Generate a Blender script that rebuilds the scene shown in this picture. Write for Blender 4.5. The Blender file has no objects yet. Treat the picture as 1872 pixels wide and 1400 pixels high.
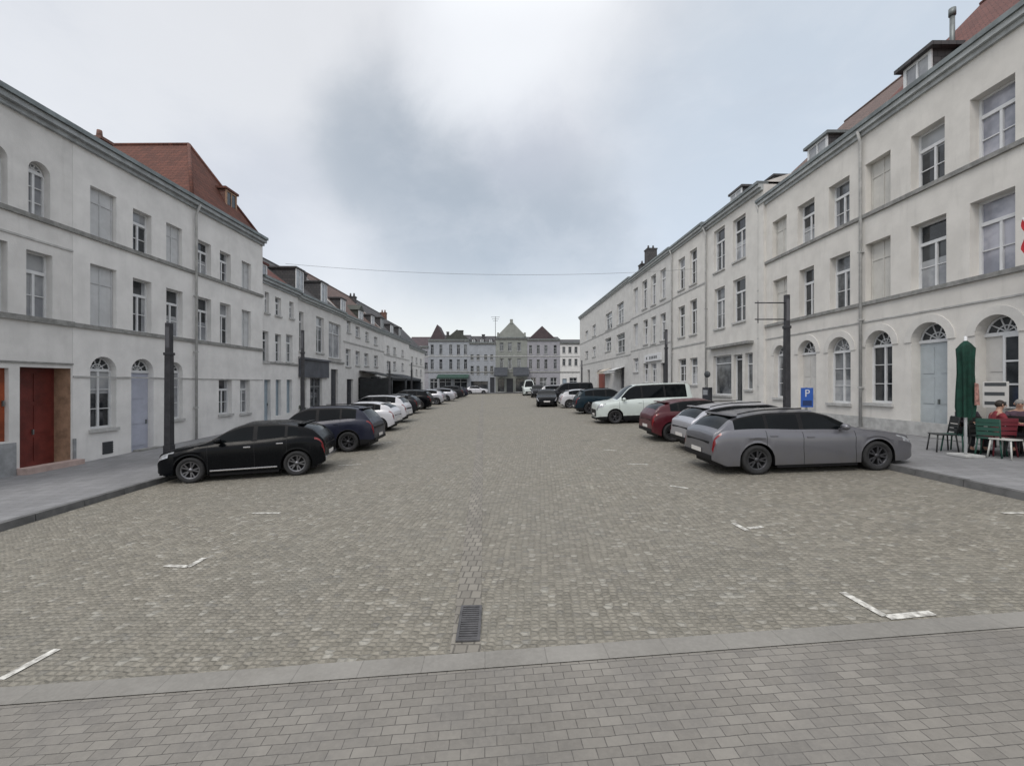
import bpy, bmesh, math, random
import numpy as np
from mathutils import Vector, Matrix
random.seed(7)
S = bpy.context.scene
COL = S.collection
R = math.radians
# ------------------------------------------------------------------ camera, sky, sun, exposure
CZ, F, CX, HY = 2.25, 780.0, 936.0, 702.0
cam_d = bpy.data.cameras.new('camera'); cam = bpy.data.objects.new('camera', cam_d); COL.objects.link(cam)
cam.location = (0, 0, CZ); cam.rotation_euler = (R(90), 0, 0)
cam_d.sensor_width = 36; cam_d.lens = 36 * F / 1872; cam_d.clip_end = 2000; cam_d.clip_start = .05
cam_d.shift_y = (HY - 700) / 1872
S.camera = cam
S.view_settings.view_transform = 'Standard'; S.view_settings.look = 'None'
S.view_settings.exposure = 0.0; S.view_settings.gamma = 1
S.render.resolution_x = 1024; S.render.resolution_y = 765

SUN_EL, SUN_AZ = 50, 215          # compass bearing the light comes from (0 = +Y, clockwise)
sd = bpy.data.lights.new('sun', 'SUN'); sd.energy = 1.15; sd.angle = R(22); sd.color = (1, .95, .88)
sun = bpy.data.objects.new('sun', sd); COL.objects.link(sun)
_d = Vector((math.sin(R(SUN_AZ)) * math.cos(R(SUN_EL)), math.cos(R(SUN_AZ)) * math.cos(R(SUN_EL)), math.sin(R(SUN_EL))))
sun.rotation_euler = _d.to_track_quat('Z', 'Y').to_euler()

W = bpy.data.worlds.new('World'); S.world = W; W.use_nodes = True

class NT:
    """small node-tree writer"""
    def __init__(s, nt): s.nt = nt; s.n = nt.nodes; s.l = nt.links
    def new(s, t, **kw):
        x = s.n.new(t)
        for k, v in kw.items(): setattr(x, k, v)
        return x
    def lk(s, a, b): s.l.new(a, b)
    def put(s, sock, v):
        if hasattr(v, 'links') or isinstance(v, bpy.types.NodeSocket): s.lk(v, sock)
        else: sock.default_value = v
    def math(s, op, a, b=None, c=None, clamp=False):
        x = s.new('ShaderNodeMath', operation=op); x.use_clamp = clamp
        s.put(x.inputs[0], a)
        if b is not None: s.put(x.inputs[1], b)
        if c is not None: s.put(x.inputs[2], c)
        return x.outputs[0]
    def mix(s, f, a, b, bt='MIX'):
        x = s.new('ShaderNodeMix', data_type='RGBA', blend_type=bt)
        s.put(x.inputs[0], f)
        for sk, v in ((x.inputs[6], a), (x.inputs[7], b)):
            if isinstance(v, (tuple, list)): v = tuple(v) + ((1,) if len(v) == 3 else ())
            s.put(sk, v)
        return x.outputs[2]
    def ramp(s, v, lo, hi, a=0.0, b=1.0, smooth=True):
        x = s.new('ShaderNodeMapRange'); x.interpolation_type = 'SMOOTHSTEP' if smooth else 'LINEAR'
        s.put(x.inputs[0], v)
        for i, q in enumerate((lo, hi, a, b)): x.inputs[i + 1].default_value = q
        return x.outputs[0]
    def noise(s, vec, scale, detail=4, rough=.5, dist=0, out=0):
        x = s.new('ShaderNodeTexNoise'); s.put(x.inputs['Vector'], vec)
        x.inputs['Scale'].default_value = scale; x.inputs['Detail'].default_value = detail
        x.inputs['Roughness'].default_value = rough; x.inputs['Distortion'].default_value = dist
        return x.outputs[out]

def build_sky():
    t = NT(W.node_tree); t.n.clear()
    out = t.new('ShaderNodeOutputWorld'); add = t.new('ShaderNodeAddShader')
    sky = t.new('ShaderNodeTexSky', sky_type='NISHITA'); sky.sun_disc = False
    sky.sun_elevation = R(SUN_EL); sky.sun_rotation = R(SUN_AZ)
    b1 = t.new('ShaderNodeBackground'); b1.inputs[1].default_value = .05; t.lk(sky.outputs[0], b1.inputs[0])
    co = t.new('ShaderNodeTexCoord').outputs['Generated']
    # cloud deck: projected on a plane above so the clouds flatten towards the horizon
    sep = t.new('ShaderNodeSeparateXYZ'); t.lk(co, sep.inputs[0])
    def warp(vec, scale, det, amt):
        w_ = t.noise(vec, scale, det, .6, .0, 1)
        a_ = t.new('ShaderNodeVectorMath', operation='SUBTRACT'); t.lk(w_, a_.inputs[0]); a_.inputs[1].default_value = (.5, .5, .5)
        b_ = t.new('ShaderNodeVectorMath', operation='SCALE'); t.lk(a_.outputs[0], b_.inputs[0]); b_.inputs[3].default_value = amt
        c_ = t.new('ShaderNodeVectorMath', operation='ADD'); t.lk(vec, c_.inputs[0]); t.lk(b_.outputs[0], c_.inputs[1]); return c_.outputs[0]
    wv_ = warp(warp(co, 1.6, 2, .26), 6, 6, .10)
    nrm = t.new('ShaderNodeVectorMath', operation='NORMALIZE'); t.lk(wv_, nrm.inputs[0])
    def blob(px, py, r0, r1):
        d = Vector(((px - CX) / F, 1, (HY - py) / F)).normalized()
        x = t.new('ShaderNodeVectorMath', operation='DOT_PRODUCT'); t.lk(nrm.outputs[0], x.inputs[0]); x.inputs[1].default_value = d
        return t.ramp(x.outputs['Value'], math.cos(R(r1)), math.cos(R(r0)))
    c = t.mix(t.ramp(t.noise(co, 2.4, 6, .55, .2), .35, .68), (.715, .705, .69), (.63, .63, .63))
    c = t.mix(t.math('MULTIPLY', blob(1520, 230, 3, 27), .9), c, (.565, .62, .665))        # thinner, bluish cover
    c = t.mix(t.math('MULTIPLY', blob(220, 60, 4, 34), .9), c, (.775, .765, .745))
    c = t.mix(t.math('MULTIPLY', blob(470, 380, 0, 11), .55), c, (.52, .53, .56))          # violet-grey lobe
    for px, py, a, b_, k in ((700, 230, 0, 11, .6), (760, 330, 0, 14, .6), (900, 360, 0, 15, .65), (1010, 420, 0, 13, .6), (1110, 450, 0, 9, .5), (860, 450, 0, 12, .35)):
        c = t.mix(t.math('MULTIPLY', blob(px, py, a, b_), k), c, (.375, .405, .42))
    c = t.mix(t.math('MULTIPLY', blob(1000, 260, 0, 9), .55), c, (.60, .60, .625))
    c = t.mix(t.math('MULTIPLY', blob(960, 20, 2, 15), .95), c, (.93, .93, .92))          # bright break high up
    c = t.mix(t.math('MULTIPLY', blob(620, 470, 0, 8), .5), c, (.74, .73, .72))
    hz = t.ramp(sep.outputs[2], .07, .27, 1, 0)
    c = t.mix(t.math('MULTIPLY', hz, .85), c, (.75, .715, .665))                            # warm pale band low down
    fl_ = t.new('ShaderNodeMapping'); t.lk(warp(co, 2.5, 3, .12), fl_.inputs[0]); fl_.inputs['Scale'].default_value = (1, 1, 1.8)
    c = t.mix(t.ramp(t.noise(fl_.outputs[0], 4.5, 8, .6, .1), .42, .72, 0, .20), c, (.86, .85, .84))
    c = t.mix(t.ramp(t.noise(fl_.outputs[0], 3.1, 7, .6, .1), .50, .75, 0, .18), c, (.47, .49, .52))
    up = t.ramp(sep.outputs[2], .62, 1.0, 0, 1.3)
    bk = t.ramp(sep.outputs[1], .1, -.6, 0, .35)
    gain = t.math('ADD', t.math('ADD', up, bk), .93)
    b2 = t.new('ShaderNodeBackground'); t.lk(c, b2.inputs[0]); t.lk(gain, b2.inputs[1])
    t.lk(b1.outputs[0], add.inputs[0]); t.lk(b2.outputs[0], add.inputs[1]); t.lk(add.outputs[0], out.inputs[0])
build_sky()

# ------------------------------------------------------------------ ground height
def lerp(a, b, t): return a + (b - a) * t
def sst(v, a, b):
    q = max(0., min(1., (v - a) / (b - a))); return q * q * (3 - 2 * q)
def G(x, y):
    h = lerp(2.25, 1.76, max(0, min(1, (y - 12) / 40)))
    k = lerp(.035, .010, max(0, min(1, (y - 14) / 32)))
    return CZ - h + k * max(-22, min(22, x))
def gp(px, py, lift=0):
    """ground point under a picture point (used to work out where things stand)"""
    t = 20.
    for _ in range(60):
        x = (px - CX) / F * t
        t = .5 * t + .5 * (CZ - G(x, t) - lift) * F / (py - HY)
    return (px - CX) / F * t, t

# ------------------------------------------------------------------ materials
MATS = {}
def mat(name, col, rough=.6, metal=0, noise=0, nscale=3, bump=0, bscale=30, stain=0, coat=0, spec=.5, tint=None):
    if name in MATS: return MATS[name]
    m = bpy.data.materials.new(name); m.use_nodes = True; t = NT(m.node_tree)
    p = t.n['Principled BSDF']; p.inputs['Roughness'].default_value = rough; p.inputs['Metallic'].default_value = metal
    p.inputs['Specular IOR Level'].default_value = spec; p.inputs['Coat Weight'].default_value = coat; p.inputs['Coat Roughness'].default_value = .06
    co = t.new('ShaderNodeTexCoord').outputs['Object']
    c = tuple(col) + (1,)
    if noise or stain:
        n = t.noise(co, nscale, 6, .6)
        dk = tuple(q * (1 - noise) for q in (tint or col)) + (1,); lt = tuple(min(1, q * (1 + noise * .5)) for q in col) + (1,)
        cc = t.mix(t.ramp(n, .3, .7), dk, lt)
        if stain:
            mp = t.new('ShaderNodeMapping'); t.lk(co, mp.inputs[0]); mp.inputs['Scale'].default_value = (2.2, 2.2, .28)
            n2 = t.noise(mp.outputs[0], 1.6, 7, .65)
            cc = t.mix(t.ramp(n2, .50, .78, 0, stain), cc, tuple(q * .55 for q in col) + (1,))
            np_ = t.noise(co, .45, 3, .4); cc = t.mix(t.ramp(np_, .54, .58, 0, .08), cc, tuple(q * .8 for q in col) + (1,))
            n3 = t.noise(co, 14, 3, .6)
            cc = t.mix(t.ramp(n3, .55, .8, 0, stain * .4), cc, tuple(q * .7 for q in col) + (1,))
        t.lk(cc, p.inputs['Base Color'])
    else: p.inputs['Base Color'].default_value = c
    if bump:
        b = t.new('ShaderNodeBump'); b.inputs['Strength'].default_value = bump; b.inputs['Distance'].default_value = .02
        t.lk(t.noise(co, bscale, 5, .6), b.inputs['Height']); t.lk(b.outputs[0], p.inputs['Normal'])
    MATS[name] = m; return m

def brick_mat(name, c1, c2, mortar, bw, bh, ms=.01, rough=.8, bump=.4, wob=.02, wall=False, rot=0, patch=.3, grime=None):
    if name in MATS: return MATS[name]
    m = bpy.data.materials.new(name); m.use_nodes = True; t = NT(m.node_tree); p = t.n['Principled BSDF']; p.inputs['Roughness'].default_value = rough
    co = t.new('ShaderNodeTexCoord').outputs['Object']
    if wall:
        s_ = t.new('ShaderNodeSeparateXYZ'); t.lk(co, s_.inputs[0]); cb = t.new('ShaderNodeCombineXYZ')
        t.lk(t.math('ADD', s_.outputs[0], s_.outputs[1]), cb.inputs[0]); t.lk(s_.outputs[2], cb.inputs[1]); vec = cb.outputs[0]
    else:
        mp = t.new('ShaderNodeMapping'); t.lk(co, mp.inputs[0]); mp.inputs['Rotation'].default_value = (0, 0, rot); vec = mp.outputs[0]
    nz = t.noise(vec, 6, 3, .5, 0, 1)
    v1 = t.new('ShaderNodeVectorMath', operation='SUBTRACT'); t.lk(nz, v1.inputs[0]); v1.inputs[1].default_value = (.5, .5, .5)
    v2 = t.new('ShaderNodeVectorMath', operation='SCALE'); t.lk(v1.outputs[0], v2.inputs[0]); v2.inputs[3].default_value = wob
    v3 = t.new('ShaderNodeVectorMath', operation='ADD'); t.lk(vec, v3.inputs[0]); t.lk(v2.outputs[0], v3.inputs[1])
    b = t.new('ShaderNodeTexBrick'); t.lk(v3.outputs[0], b.inputs['Vector'])
    b.inputs['Scale'].default_value = 1; b.inputs['Brick Width'].default_value = bw; b.inputs['Row Height'].default_value = bh
    b.inputs['Mortar Size'].default_value = ms; b.inputs['Mortar Smooth'].default_value = .4; b.inputs['Bias'].default_value = 0
    b.inputs['Color1'].default_value = tuple(c1) + (1,); b.inputs['Color2'].default_value = tuple(c2) + (1,); b.inputs['Mortar'].default_value = tuple(mortar) + (1,)
    n = t.noise(vec, .55, 6, .6); n2 = t.noise(vec, 26, 3, .7)
    # joints that are partly filled: the mortar darkness varies over the surface
    c = t.mix(t.ramp(n, .32, .7, 0, patch), b.outputs[0], tuple(q * .55 for q in c1))
    if grime:
        n4 = t.noise(vec, 2.3, 5, .65); c = t.mix(t.ramp(n4, .42, .72, 0, .55), c, grime)
    c = t.mix(t.ramp(n2, .3, .8, 0, .22), c, tuple(min(1, q * 1.7) for q in c1))
    t.lk(c, p.inputs['Base Color'])
    bp = t.new('ShaderNodeBump'); bp.inputs['Strength'].default_value = bump; bp.inputs['Distance'].default_value = .012
    h = t.math('SUBTRACT', t.math('MULTIPLY', n2, .35), b.outputs['Fac']); t.lk(h, bp.inputs['Height']); t.lk(bp.outputs[0], p.inputs['Normal'])
    MATS[name] = m; return m

def sett_mat():
    m = bpy.data.materials.new('setts'); m.use_nodes = True; t = NT(m.node_tree); p = t.n['Principled BSDF']; p.inputs['Roughness'].default_value = .72
    co = t.new('ShaderNodeTexCoord').outputs['Object']
    mp = t.new('ShaderNodeMapping'); t.lk(co, mp.inputs[0]); mp.inputs['Scale'].default_value = (12.5, 17, 0); mp.inputs['Rotation'].default_value = (0, 0, .05)
    wv = t.noise(co, .8, 3, .5, 0, 1)
    v1 = t.new('ShaderNodeVectorMath', operation='SCALE'); t.lk(wv, v1.inputs[0]); v1.inputs[3].default_value = 1.6
    v3 = t.new('ShaderNodeVectorMath', operation='ADD'); t.lk(mp.outputs[0], v3.inputs[0]); t.lk(v1.outputs[0], v3.inputs[1])
    def vor(f):
        v = t.new('ShaderNodeTexVoronoi', feature=f, voronoi_dimensions='2D'); t.lk(v3.outputs[0], v.inputs['Vector'])
        v.inputs['Scale'].default_value = 1; v.inputs['Randomness'].default_value = .42; return v
    ve = vor('DISTANCE_TO_EDGE'); vf = vor('F1')
    sep = t.new('ShaderNodeSeparateColor'); t.lk(vf.outputs['Color'], sep.inputs[0])
    c = t.mix(sep.outputs[0], (.150, .137, .110), (.262, .241, .198))
    c = t.mix(t.ramp(sep.outputs[1], .9, 1.0, 0, .7), c, (.40, .385, .34))
    c = t.mix(t.ramp(sep.outputs[2], .88, 1.0, 0, .6), c, (.13, .125, .115))
    oil = t.noise(co, .9, 3, .5)
    big = t.noise(co, .22, 5, .6); mid = t.noise(co, 1.7, 6, .65); fine = t.noise(co, 45, 3, .7)
    c = t.mix(t.ramp(big, .35, .7, 0, .35), c, (.175, .170, .150))
    c = t.mix(t.ramp(mid, .5, .75, 0, .4), c, (.15, .145, .125))
    c = t.mix(t.ramp(fine, .35, .75, 0, .3), c, (.31, .29, .245))
    c = t.mix(t.ramp(oil, .66, .76, 0, .45), c, (.10, .095, .085))
    e = t.ramp(ve.outputs['Distance'], .02, .13)
    c = t.mix(t.math('MULTIPLY', t.math('SUBTRACT', 1, e), t.ramp(mid, .3, .6, .65, .22)), c, (.085, .078, .064))
    t.lk(c, p.inputs['Base Color'])
    bp = t.new('ShaderNodeBump'); bp.inputs['Strength'].default_value = .75; bp.inputs['Distance'].default_value = .02
    hh = t.math('ADD', t.ramp(ve.outputs['Distance'], .0, .32), t.math('MULTIPLY', fine, .25)); t.lk(hh, bp.inputs['Height']); t.lk(bp.outputs[0], p.inputs['Normal'])
    return m

def roof_mat(name, c1, c2, rough=.85):
    return brick_mat(name, c1, c2, tuple(q * .45 for q in c1), .24, .19, .012, rough, .6, .02, True, 0, .3)

M_wl = mat('render_white_cool', (.68, .67, .655), .85, noise=.10, nscale=1.2, bump=.25, bscale=25, stain=.2)
M_wl2 = mat('render_grey_white', (.62, .61, .595), .85, noise=.10, nscale=1.5, bump=.25, bscale=25, stain=.30)
M_wl3 = mat('render_ivory', (.68, .67, .655), .85, noise=.10, nscale=1.3, bump=.25, bscale=25, stain=.25)
M_wr = mat('render_cream', (.62, .60, .565), .85, noise=.10, nscale=1.1, bump=.3, bscale=22, stain=.32)
M_wr2 = mat('render_cream_light', (.60, .585, .555), .85, noise=.10, nscale=1.4, bump=.25, bscale=25, stain=.25)
M_wr3 = mat('render_pale_grey', (.53, .525, .51), .85, noise=.12, nscale=1.4, bump=.25, bscale=25, stain=.25)
M_stone = mat('stone_band', (.25, .25, .24), .85, noise=.3, nscale=5, bump=.3, bscale=40, stain=.5)
M_stone_l = mat('stone_light', (.42, .42, .41), .85, noise=.22, nscale=4, bump=.3, bscale=40, stain=.4)
M_corn = mat('cornice_grey', (.34, .36, .37), .7, noise=.25, nscale=3, stain=.4)
M_cornl = mat('cornice_pale', (.38, .40, .40), .7, noise=.2, nscale=3, stain=.4)
M_zinc = mat('zinc', (.20, .22, .22), .5, .6, noise=.3, nscale=2)
M_fr = mat('frame_white', (.62, .63, .64), .45, noise=.06, nscale=6)
M_frg = mat('frame_grey', (.24, .25, .26), .5)
M_frd = mat('frame_dark', (.05, .055, .06), .5)
def glass_mat(name, c1, c2, rough=.06, spec=.6):
    m = bpy.data.materials.new(name); m.use_nodes = True; t = NT(m.node_tree); p = t.n['Principled BSDF']
    co = t.new('ShaderNodeTexCoord').outputs['Object']; n = t.noise(co, .9, 4, .6)
    t.lk(t.mix(t.ramp(n, .35, .65), c1, c2), p.inputs['Base Color']); p.inputs['Roughness'].default_value = rough; p.inputs['Specular IOR Level'].default_value = spec
    b = t.new('ShaderNodeBump'); b.inputs['Strength'].default_value = .05; t.lk(t.noise(co, 2.2, 2, .5), b.inputs['Height']); t.lk(b.outputs[0], p.inputs['Normal'])
    MATS[name] = m; return m
M_gl = glass_mat('window_glass', (.012, .014, .017), (.05, .055, .06))
M_glc = glass_mat('window_curtain', (.20, .21, .23), (.36, .37, .38), .12)
M_glm = glass_mat('window_half_curtain', (.03, .035, .04), (.20, .21, .22), .08)
M_glv = glass_mat('lavender_curtain_glass', (.20, .21, .25), (.42, .42, .47), .1)
M_blind = mat('blind_infill', (.50, .51, .52), .8, noise=.12, nscale=2, stain=.25)
M_blindr = mat('blind_infill_warm', (.52, .51, .48), .8, noise=.12, nscale=2, stain=.25)
M_redd = mat('red_door_paint', (.14, .026, .020), .5, noise=.35, nscale=2, bump=.2, bscale=20)
M_reds = mat('orange_shutter_paint', (.26, .055, .018), .55, noise=.4, nscale=1.6)
M_tan = mat('tan_jamb_stone', (.33, .21, .14), .8, noise=.35, nscale=3)
M_bdoor = mat('pale_blue_door', (.40, .44, .46), .5, noise=.08, nscale=3)
M_ldoor = mat('lavender_grey_door', (.40, .42, .50), .5, noise=.08, nscale=3)
M_wdoor = mat('off_white_door', (.52, .51, .49), .5, noise=.08, nscale=3)
M_bldoor = mat('blue_grey_door', (.28, .34, .39), .5, noise=.1, nscale=3)
M_dark = mat('dark_paint', (.035, .037, .045), .45, noise=.3, nscale=3)
M_iron = mat('cast_iron_grey', (.045, .045, .050), .5, .3, noise=.3, nscale=4, bump=.15, bscale=40)
M_slate = roof_mat('slate_roof', (.055, .055, .058), (.085, .08, .082))
M_tileR = roof_mat('red_tile_roof', (.085, .030, .020), (.145, .050, .032))
M_tileD = roof_mat('dark_red_tile_roof', (.10, .036, .030), (.16, .058, .045))
M_tileB = roof_mat('brown_tile_roof', (.11, .075, .065), (.16, .105, .09))
M_tileP = roof_mat('plum_tile_roof', (.06, .045, .05), (.085, .06, .065))
M_mossy = roof_mat('mossy_roof', (.05, .055, .048), (.075, .08, .068))
M_brick = brick_mat('brick', (.12, .055, .04), (.18, .08, .06), (.15, .13, .115), .22, .075, .01, .85, .4, .01, True)

# ------------------------------------------------------------------ mesh helpers
class MB:
    def __init__(s): s.bm = bmesh.new(); s.mi = 0
    def face(s, pts, mi=None):
        try: f = s.bm.faces.new([s.bm.verts.new(p) for p in pts])
        except ValueError: return None
        f.material_index = s.mi if mi is None else mi; return f
    def box(s, x0, x1, y0, y1, z0, z1, mi=None, M=None, taper=1):
        v = []
        for z, k in ((z0, 1), (z1, taper)):
            cx, cy = (x0 + x1) / 2, (y0 + y1) / 2
            for x, y in ((x0, y0), (x1, y0), (x1, y1), (x0, y1)):
                q = Vector((cx + (x - cx) * k, cy + (y - cy) * k, z)); v.append(s.bm.verts.new(M @ q if M else q))
        for ix in ((3, 2, 1, 0), (4, 5, 6, 7), (0, 1, 5, 4), (1, 2, 6, 5), (2, 3, 7, 6), (3, 0, 4, 7)):
            f = s.bm.faces.new([v[i] for i in ix]); f.material_index = s.mi if mi is None else mi
        return s
    def tube(s, pts, r, n=8, mi=None, caps=True):
        pts = [Vector(p) for p in pts]; rs = r if isinstance(r, (list, tuple)) else [r] * len(pts); rings = []
        for i, p in enumerate(pts):
            a = (pts[min(i + 1, len(pts) - 1)] - pts[max(i - 1, 0)]).normalized()
            u = a.orthogonal().normalized() if i == 0 else (rings_u - a * rings_u.dot(a)).normalized()
            rings_u = u; w = a.cross(u)
            rings.append([s.bm.verts.new(p + (u * math.cos(2 * math.pi * k / n) + w * math.sin(2 * math.pi * k / n)) * rs[i]) for k in range(n)])
        for a, b in zip(rings, rings[1:]):
            for k in range(n):
                f = s.bm.faces.new((a[k], a[(k + 1) % n], b[(k + 1) % n], b[k])); f.material_index = s.mi if mi is None else mi; f.smooth = True
        if caps:
            for q in (rings[0][::-1], rings[-1]):
                f = s.bm.faces.new(q); f.material_index = s.mi if mi is None else mi
        return s
    def lathe(s, prof, n=24, M=None, mi=None, smooth=True):
        rings = []
        for r, z in prof:
            rings.append([s.bm.verts.new((M or Matrix()) @ Vector((max(r, 1e-4) * math.cos(2 * math.pi * k / n), max(r, 1e-4) * math.sin(2 * math.pi * k / n), z))) for k in range(n)])
        for a, b in zip(rings, rings[1:]):
            for k in range(n):
                f = s.bm.faces.new((a[k], a[(k + 1) % n], b[(k + 1) % n], b[k])); f.material_index = s.mi if mi is None else mi; f.smooth = smooth
        return s
    def prism(s, poly, y0, y1, mi=None):
        """polygon in x,z extruded along y"""
        a = [s.bm.verts.new((x, y0, z)) for x, z in poly]; b = [s.bm.verts.new((x, y1, z)) for x, z in poly]
        for q in (a, b[::-1]):
            f = s.bm.faces.new(q); f.material_index = s.mi if mi is None else mi
        n = len(poly)
        for i in range(n):
            f = s.bm.faces.new((a[i], b[i], b[(i + 1) % n], a[(i + 1) % n])); f.material_index = s.mi if mi is None else mi
        return s
    def build(s, name, mats, parent=None, fix=True, sharp=None, bevel=0):
        if not isinstance(mats, (list, tuple)): mats = [mats]
        if bevel:
            bmesh.ops.bevel(s.bm, geom=list(s.bm.edges), offset=bevel, segments=2, profile=.5, affect='EDGES')
        if fix: bmesh.ops.recalc_face_normals(s.bm, faces=s.bm.faces)
        if sharp is not None:
            for f in s.bm.faces: f.smooth = True
            for e in s.bm.edges:
                e.smooth = not (len(e.link_faces) == 2 and e.calc_face_angle(0) > R(sharp))
        me = bpy.data.meshes.new(name); s.bm.to_mesh(me); s.bm.free()
        for m in mats: me.materials.append(m)
        o = bpy.data.objects.new(name, me); COL.objects.link(o)
        if parent: o.parent = parent
        return o

def tag(o, label, cat=None, group=None, kind=None):
    if label: o['label'] = label
    if cat: o['category'] = cat
    if group: o['group'] = group
    if kind: o['kind'] = kind
    return o
def thing(name, label, cat, loc=(0, 0, 0), rz=0, group=None):
    o = bpy.data.objects.new(name, None); COL.objects.link(o); o.location = loc; o.rotation_euler = (0, 0, rz); o.empty_display_size = .2
    return tag(o, label, cat, group)
def struct(o, label): return tag(o, label, None, None, 'structure')

# ------------------------------------------------------------------ ground
def sheet(name, xs_at, ys, mats, lift=0, nx=12, skirt=0):
    """strip following the ground between two x edges, given per y"""
    mb = MB(); rows = []
    for y in ys:
        x0, x1 = xs_at(y); rows.append([mb.bm.verts.new((lerp(x0, x1, i / nx), y, G(lerp(x0, x1, i / nx), y) + lift)) for i in range(nx + 1)])
    for a, b in zip(rows, rows[1:]):
        for i in range(nx): mb.bm.faces.new((a[i], a[i + 1], b[i + 1], b[i]))
    if skirt:
        for rr in ([r[0] for r in rows], [r[-1] for r in rows], rows[0], rows[-1]):
            lo = [mb.bm.verts.new(v.co - Vector((0, 0, skirt))) for v in rr]
            for i in range(len(rr) - 1): mb.bm.faces.new((rr[i], rr[i + 1], lo[i + 1], lo[i]))
    return mb.build(name, mats)
YS = [-30, -15, -6] + [y * 1. for y in range(-2, 60)] + [62, 66, 70, 75, 80, 90, 110, 150, 250, 500]
ground_mat = mat('far_ground', (.16, .155, .14), .9, noise=.3, nscale=.3)
g0 = MB()
xs_ = [-600, -200, -60, -30] + [x for x in range(-22, 23, 2)] + [30, 60, 200, 600]
rows = [[g0.bm.verts.new((x, y, G(x, y) - .05)) for x in xs_] for y in [-300, -60] + YS + [1200]]
for a, b in zip(rows, rows[1:]):
    for i in range(len(xs_) - 1): g0.bm.faces.new((a[i], a[i + 1], b[i + 1], b[i]))
struct(g0.build('ground', ground_mat), 'ground under and beyond the square')
def pl(y, pts):
    if y <= pts[0][0]: return pts[0][1]
    for (a, x), (b, z) in zip(pts, pts[1:]):
        if y <= b: return lerp(x, z, (y - a) / (b - a))
    return pts[-1][1]
KL = [(0, -8.8), (7, -8.85), (11, -9.1), (20, -9.7), (30, -10.4), (45, -11.2), (85, -12.2)]
KR = [(0, 8.5), (12, 8.6), (30, 8.6), (60, 8.3), (85, 8)]
kerbL = lambda y: pl(y, KL)
kerbR = lambda y: pl(y, KR)
def band_y(x): return 3.60 + .063 * x          # front line of the setts
YR = [2.6] + [3 + .5 * i for i in range(0, 30)] + [18 + 2 * i for i in range(0, 34)]
struct(sheet('cobbled_road', lambda y: (kerbL(y), kerbR(y)), YR, sett_mat(), 0, 14), 'wide road of small beige setts')
# foreground paving and the flush kerb stones that edge the setts
M_pav = brick_mat('foreground_pavers', (.172, .160, .142), (.232, .217, .193), (.055, .051, .046), .150, .078, .0032, .75, .5, .014, False, -.063, .5, (.135, .128, .12))
M_edge = brick_mat('edge_stones', (.205, .196, .178), (.255, .243, .222), (.15, .143, .13), .50, .6, .004, .8, .45, .012, False, -.063, .6, (.17, .16, .142))
M_walk = brick_mat('pavement_slabs', (.185, .185, .19), (.235, .235, .24), (.10, .10, .10), .30, .30, .008, .8, .35, .01, False, .02, .5)
def quad_sheet(name, xs, f0, f1, m, lift, ny=1):
    mb = MB(); cols = [[mb.bm.verts.new((x, lerp(f0(x), f1(x), j / ny), G(x, lerp(f0(x), f1(x), j / ny)) + lift)) for j in range(ny + 1)] for x in xs]
    for a, b in zip(cols, cols[1:]):
        for j in range(ny): mb.bm.faces.new((a[j], b[j], b[j + 1], a[j + 1]))
    return mb.build(name, m)
XF = [-22 + 2 * i for i in range(23)]
struct(quad_sheet('foreground_paving', XF, lambda x: -12, lambda x: band_y(x) - .21, M_pav, .008, 6), 'grey brick paving in the foreground')
struct(quad_sheet('flush_kerb', XF, lambda x: band_y(x) - .21, lambda x: band_y(x), M_edge, .014), 'pale flush kerb stones between setts and brick paving')
YW = [band_y(-8.8) + .0] + [4 + i for i in range(0, 18)] + [24 + 3 * i for i in range(0, 22)]
wl = lambda y: pl(y, [(0, -24), (85, -24)])
struct(sheet('pavement_left', lambda y: (-20, kerbL(y) - .14), YW, M_walk, .12, 8, .3), 'slabbed pavement along the left houses')
struct(sheet('pavement_right', lambda y: (kerbR(y) + .14, 20), YW, M_walk, .12, 8, .3), 'slabbed pavement along the right houses')
struct(quad_sheet('pavement_end', [-26 + 2 * i for i in range(26)], lambda x: 80.4, lambda x: 90, M_walk, .10), 'pavement in front of the end row')
def kerb_line(name, fn, sgn):
    mb = MB(); y = band_y(-8.8) + .05 if sgn < 0 else band_y(8.6) + .05
    while y < 84:
        l = .98; y1 = y + l
        a0, a1 = fn(y), fn(y1); z0, z1 = G(a0, y) , G(a1, y1)
        o = random.uniform(-.006, .006)
        pts = []
        for (x, yy, z) in ((a0, y + .008, z0), (a1, y1 - .008, z1)):
            pts.append(((x, yy, z - .1), (x + sgn * .02, yy, z + .135 + o), (x + sgn * .145, yy, z + .135 + o), (x + sgn * .145, yy, z - .1)))
        A, B = pts
        for i in range(4): mb.face((A[i], B[i], B[(i + 1) % 4], A[(i + 1) % 4]))
        mb.face(A); mb.face(B[::-1]); y = y1
    return mb.build(name, mat('kerb_stone', (.115, .115, .115), .8, noise=.3, nscale=4, bump=.3, bscale=40))  # stone colour darkened to take in the shadow line along the kerb
struct(kerb_line('kerb_left', kerbL, -1), 'blue stone kerb of the left pavement')
struct(kerb_line('kerb_right', kerbR, 1), 'blue stone kerb of the right pavement')
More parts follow.
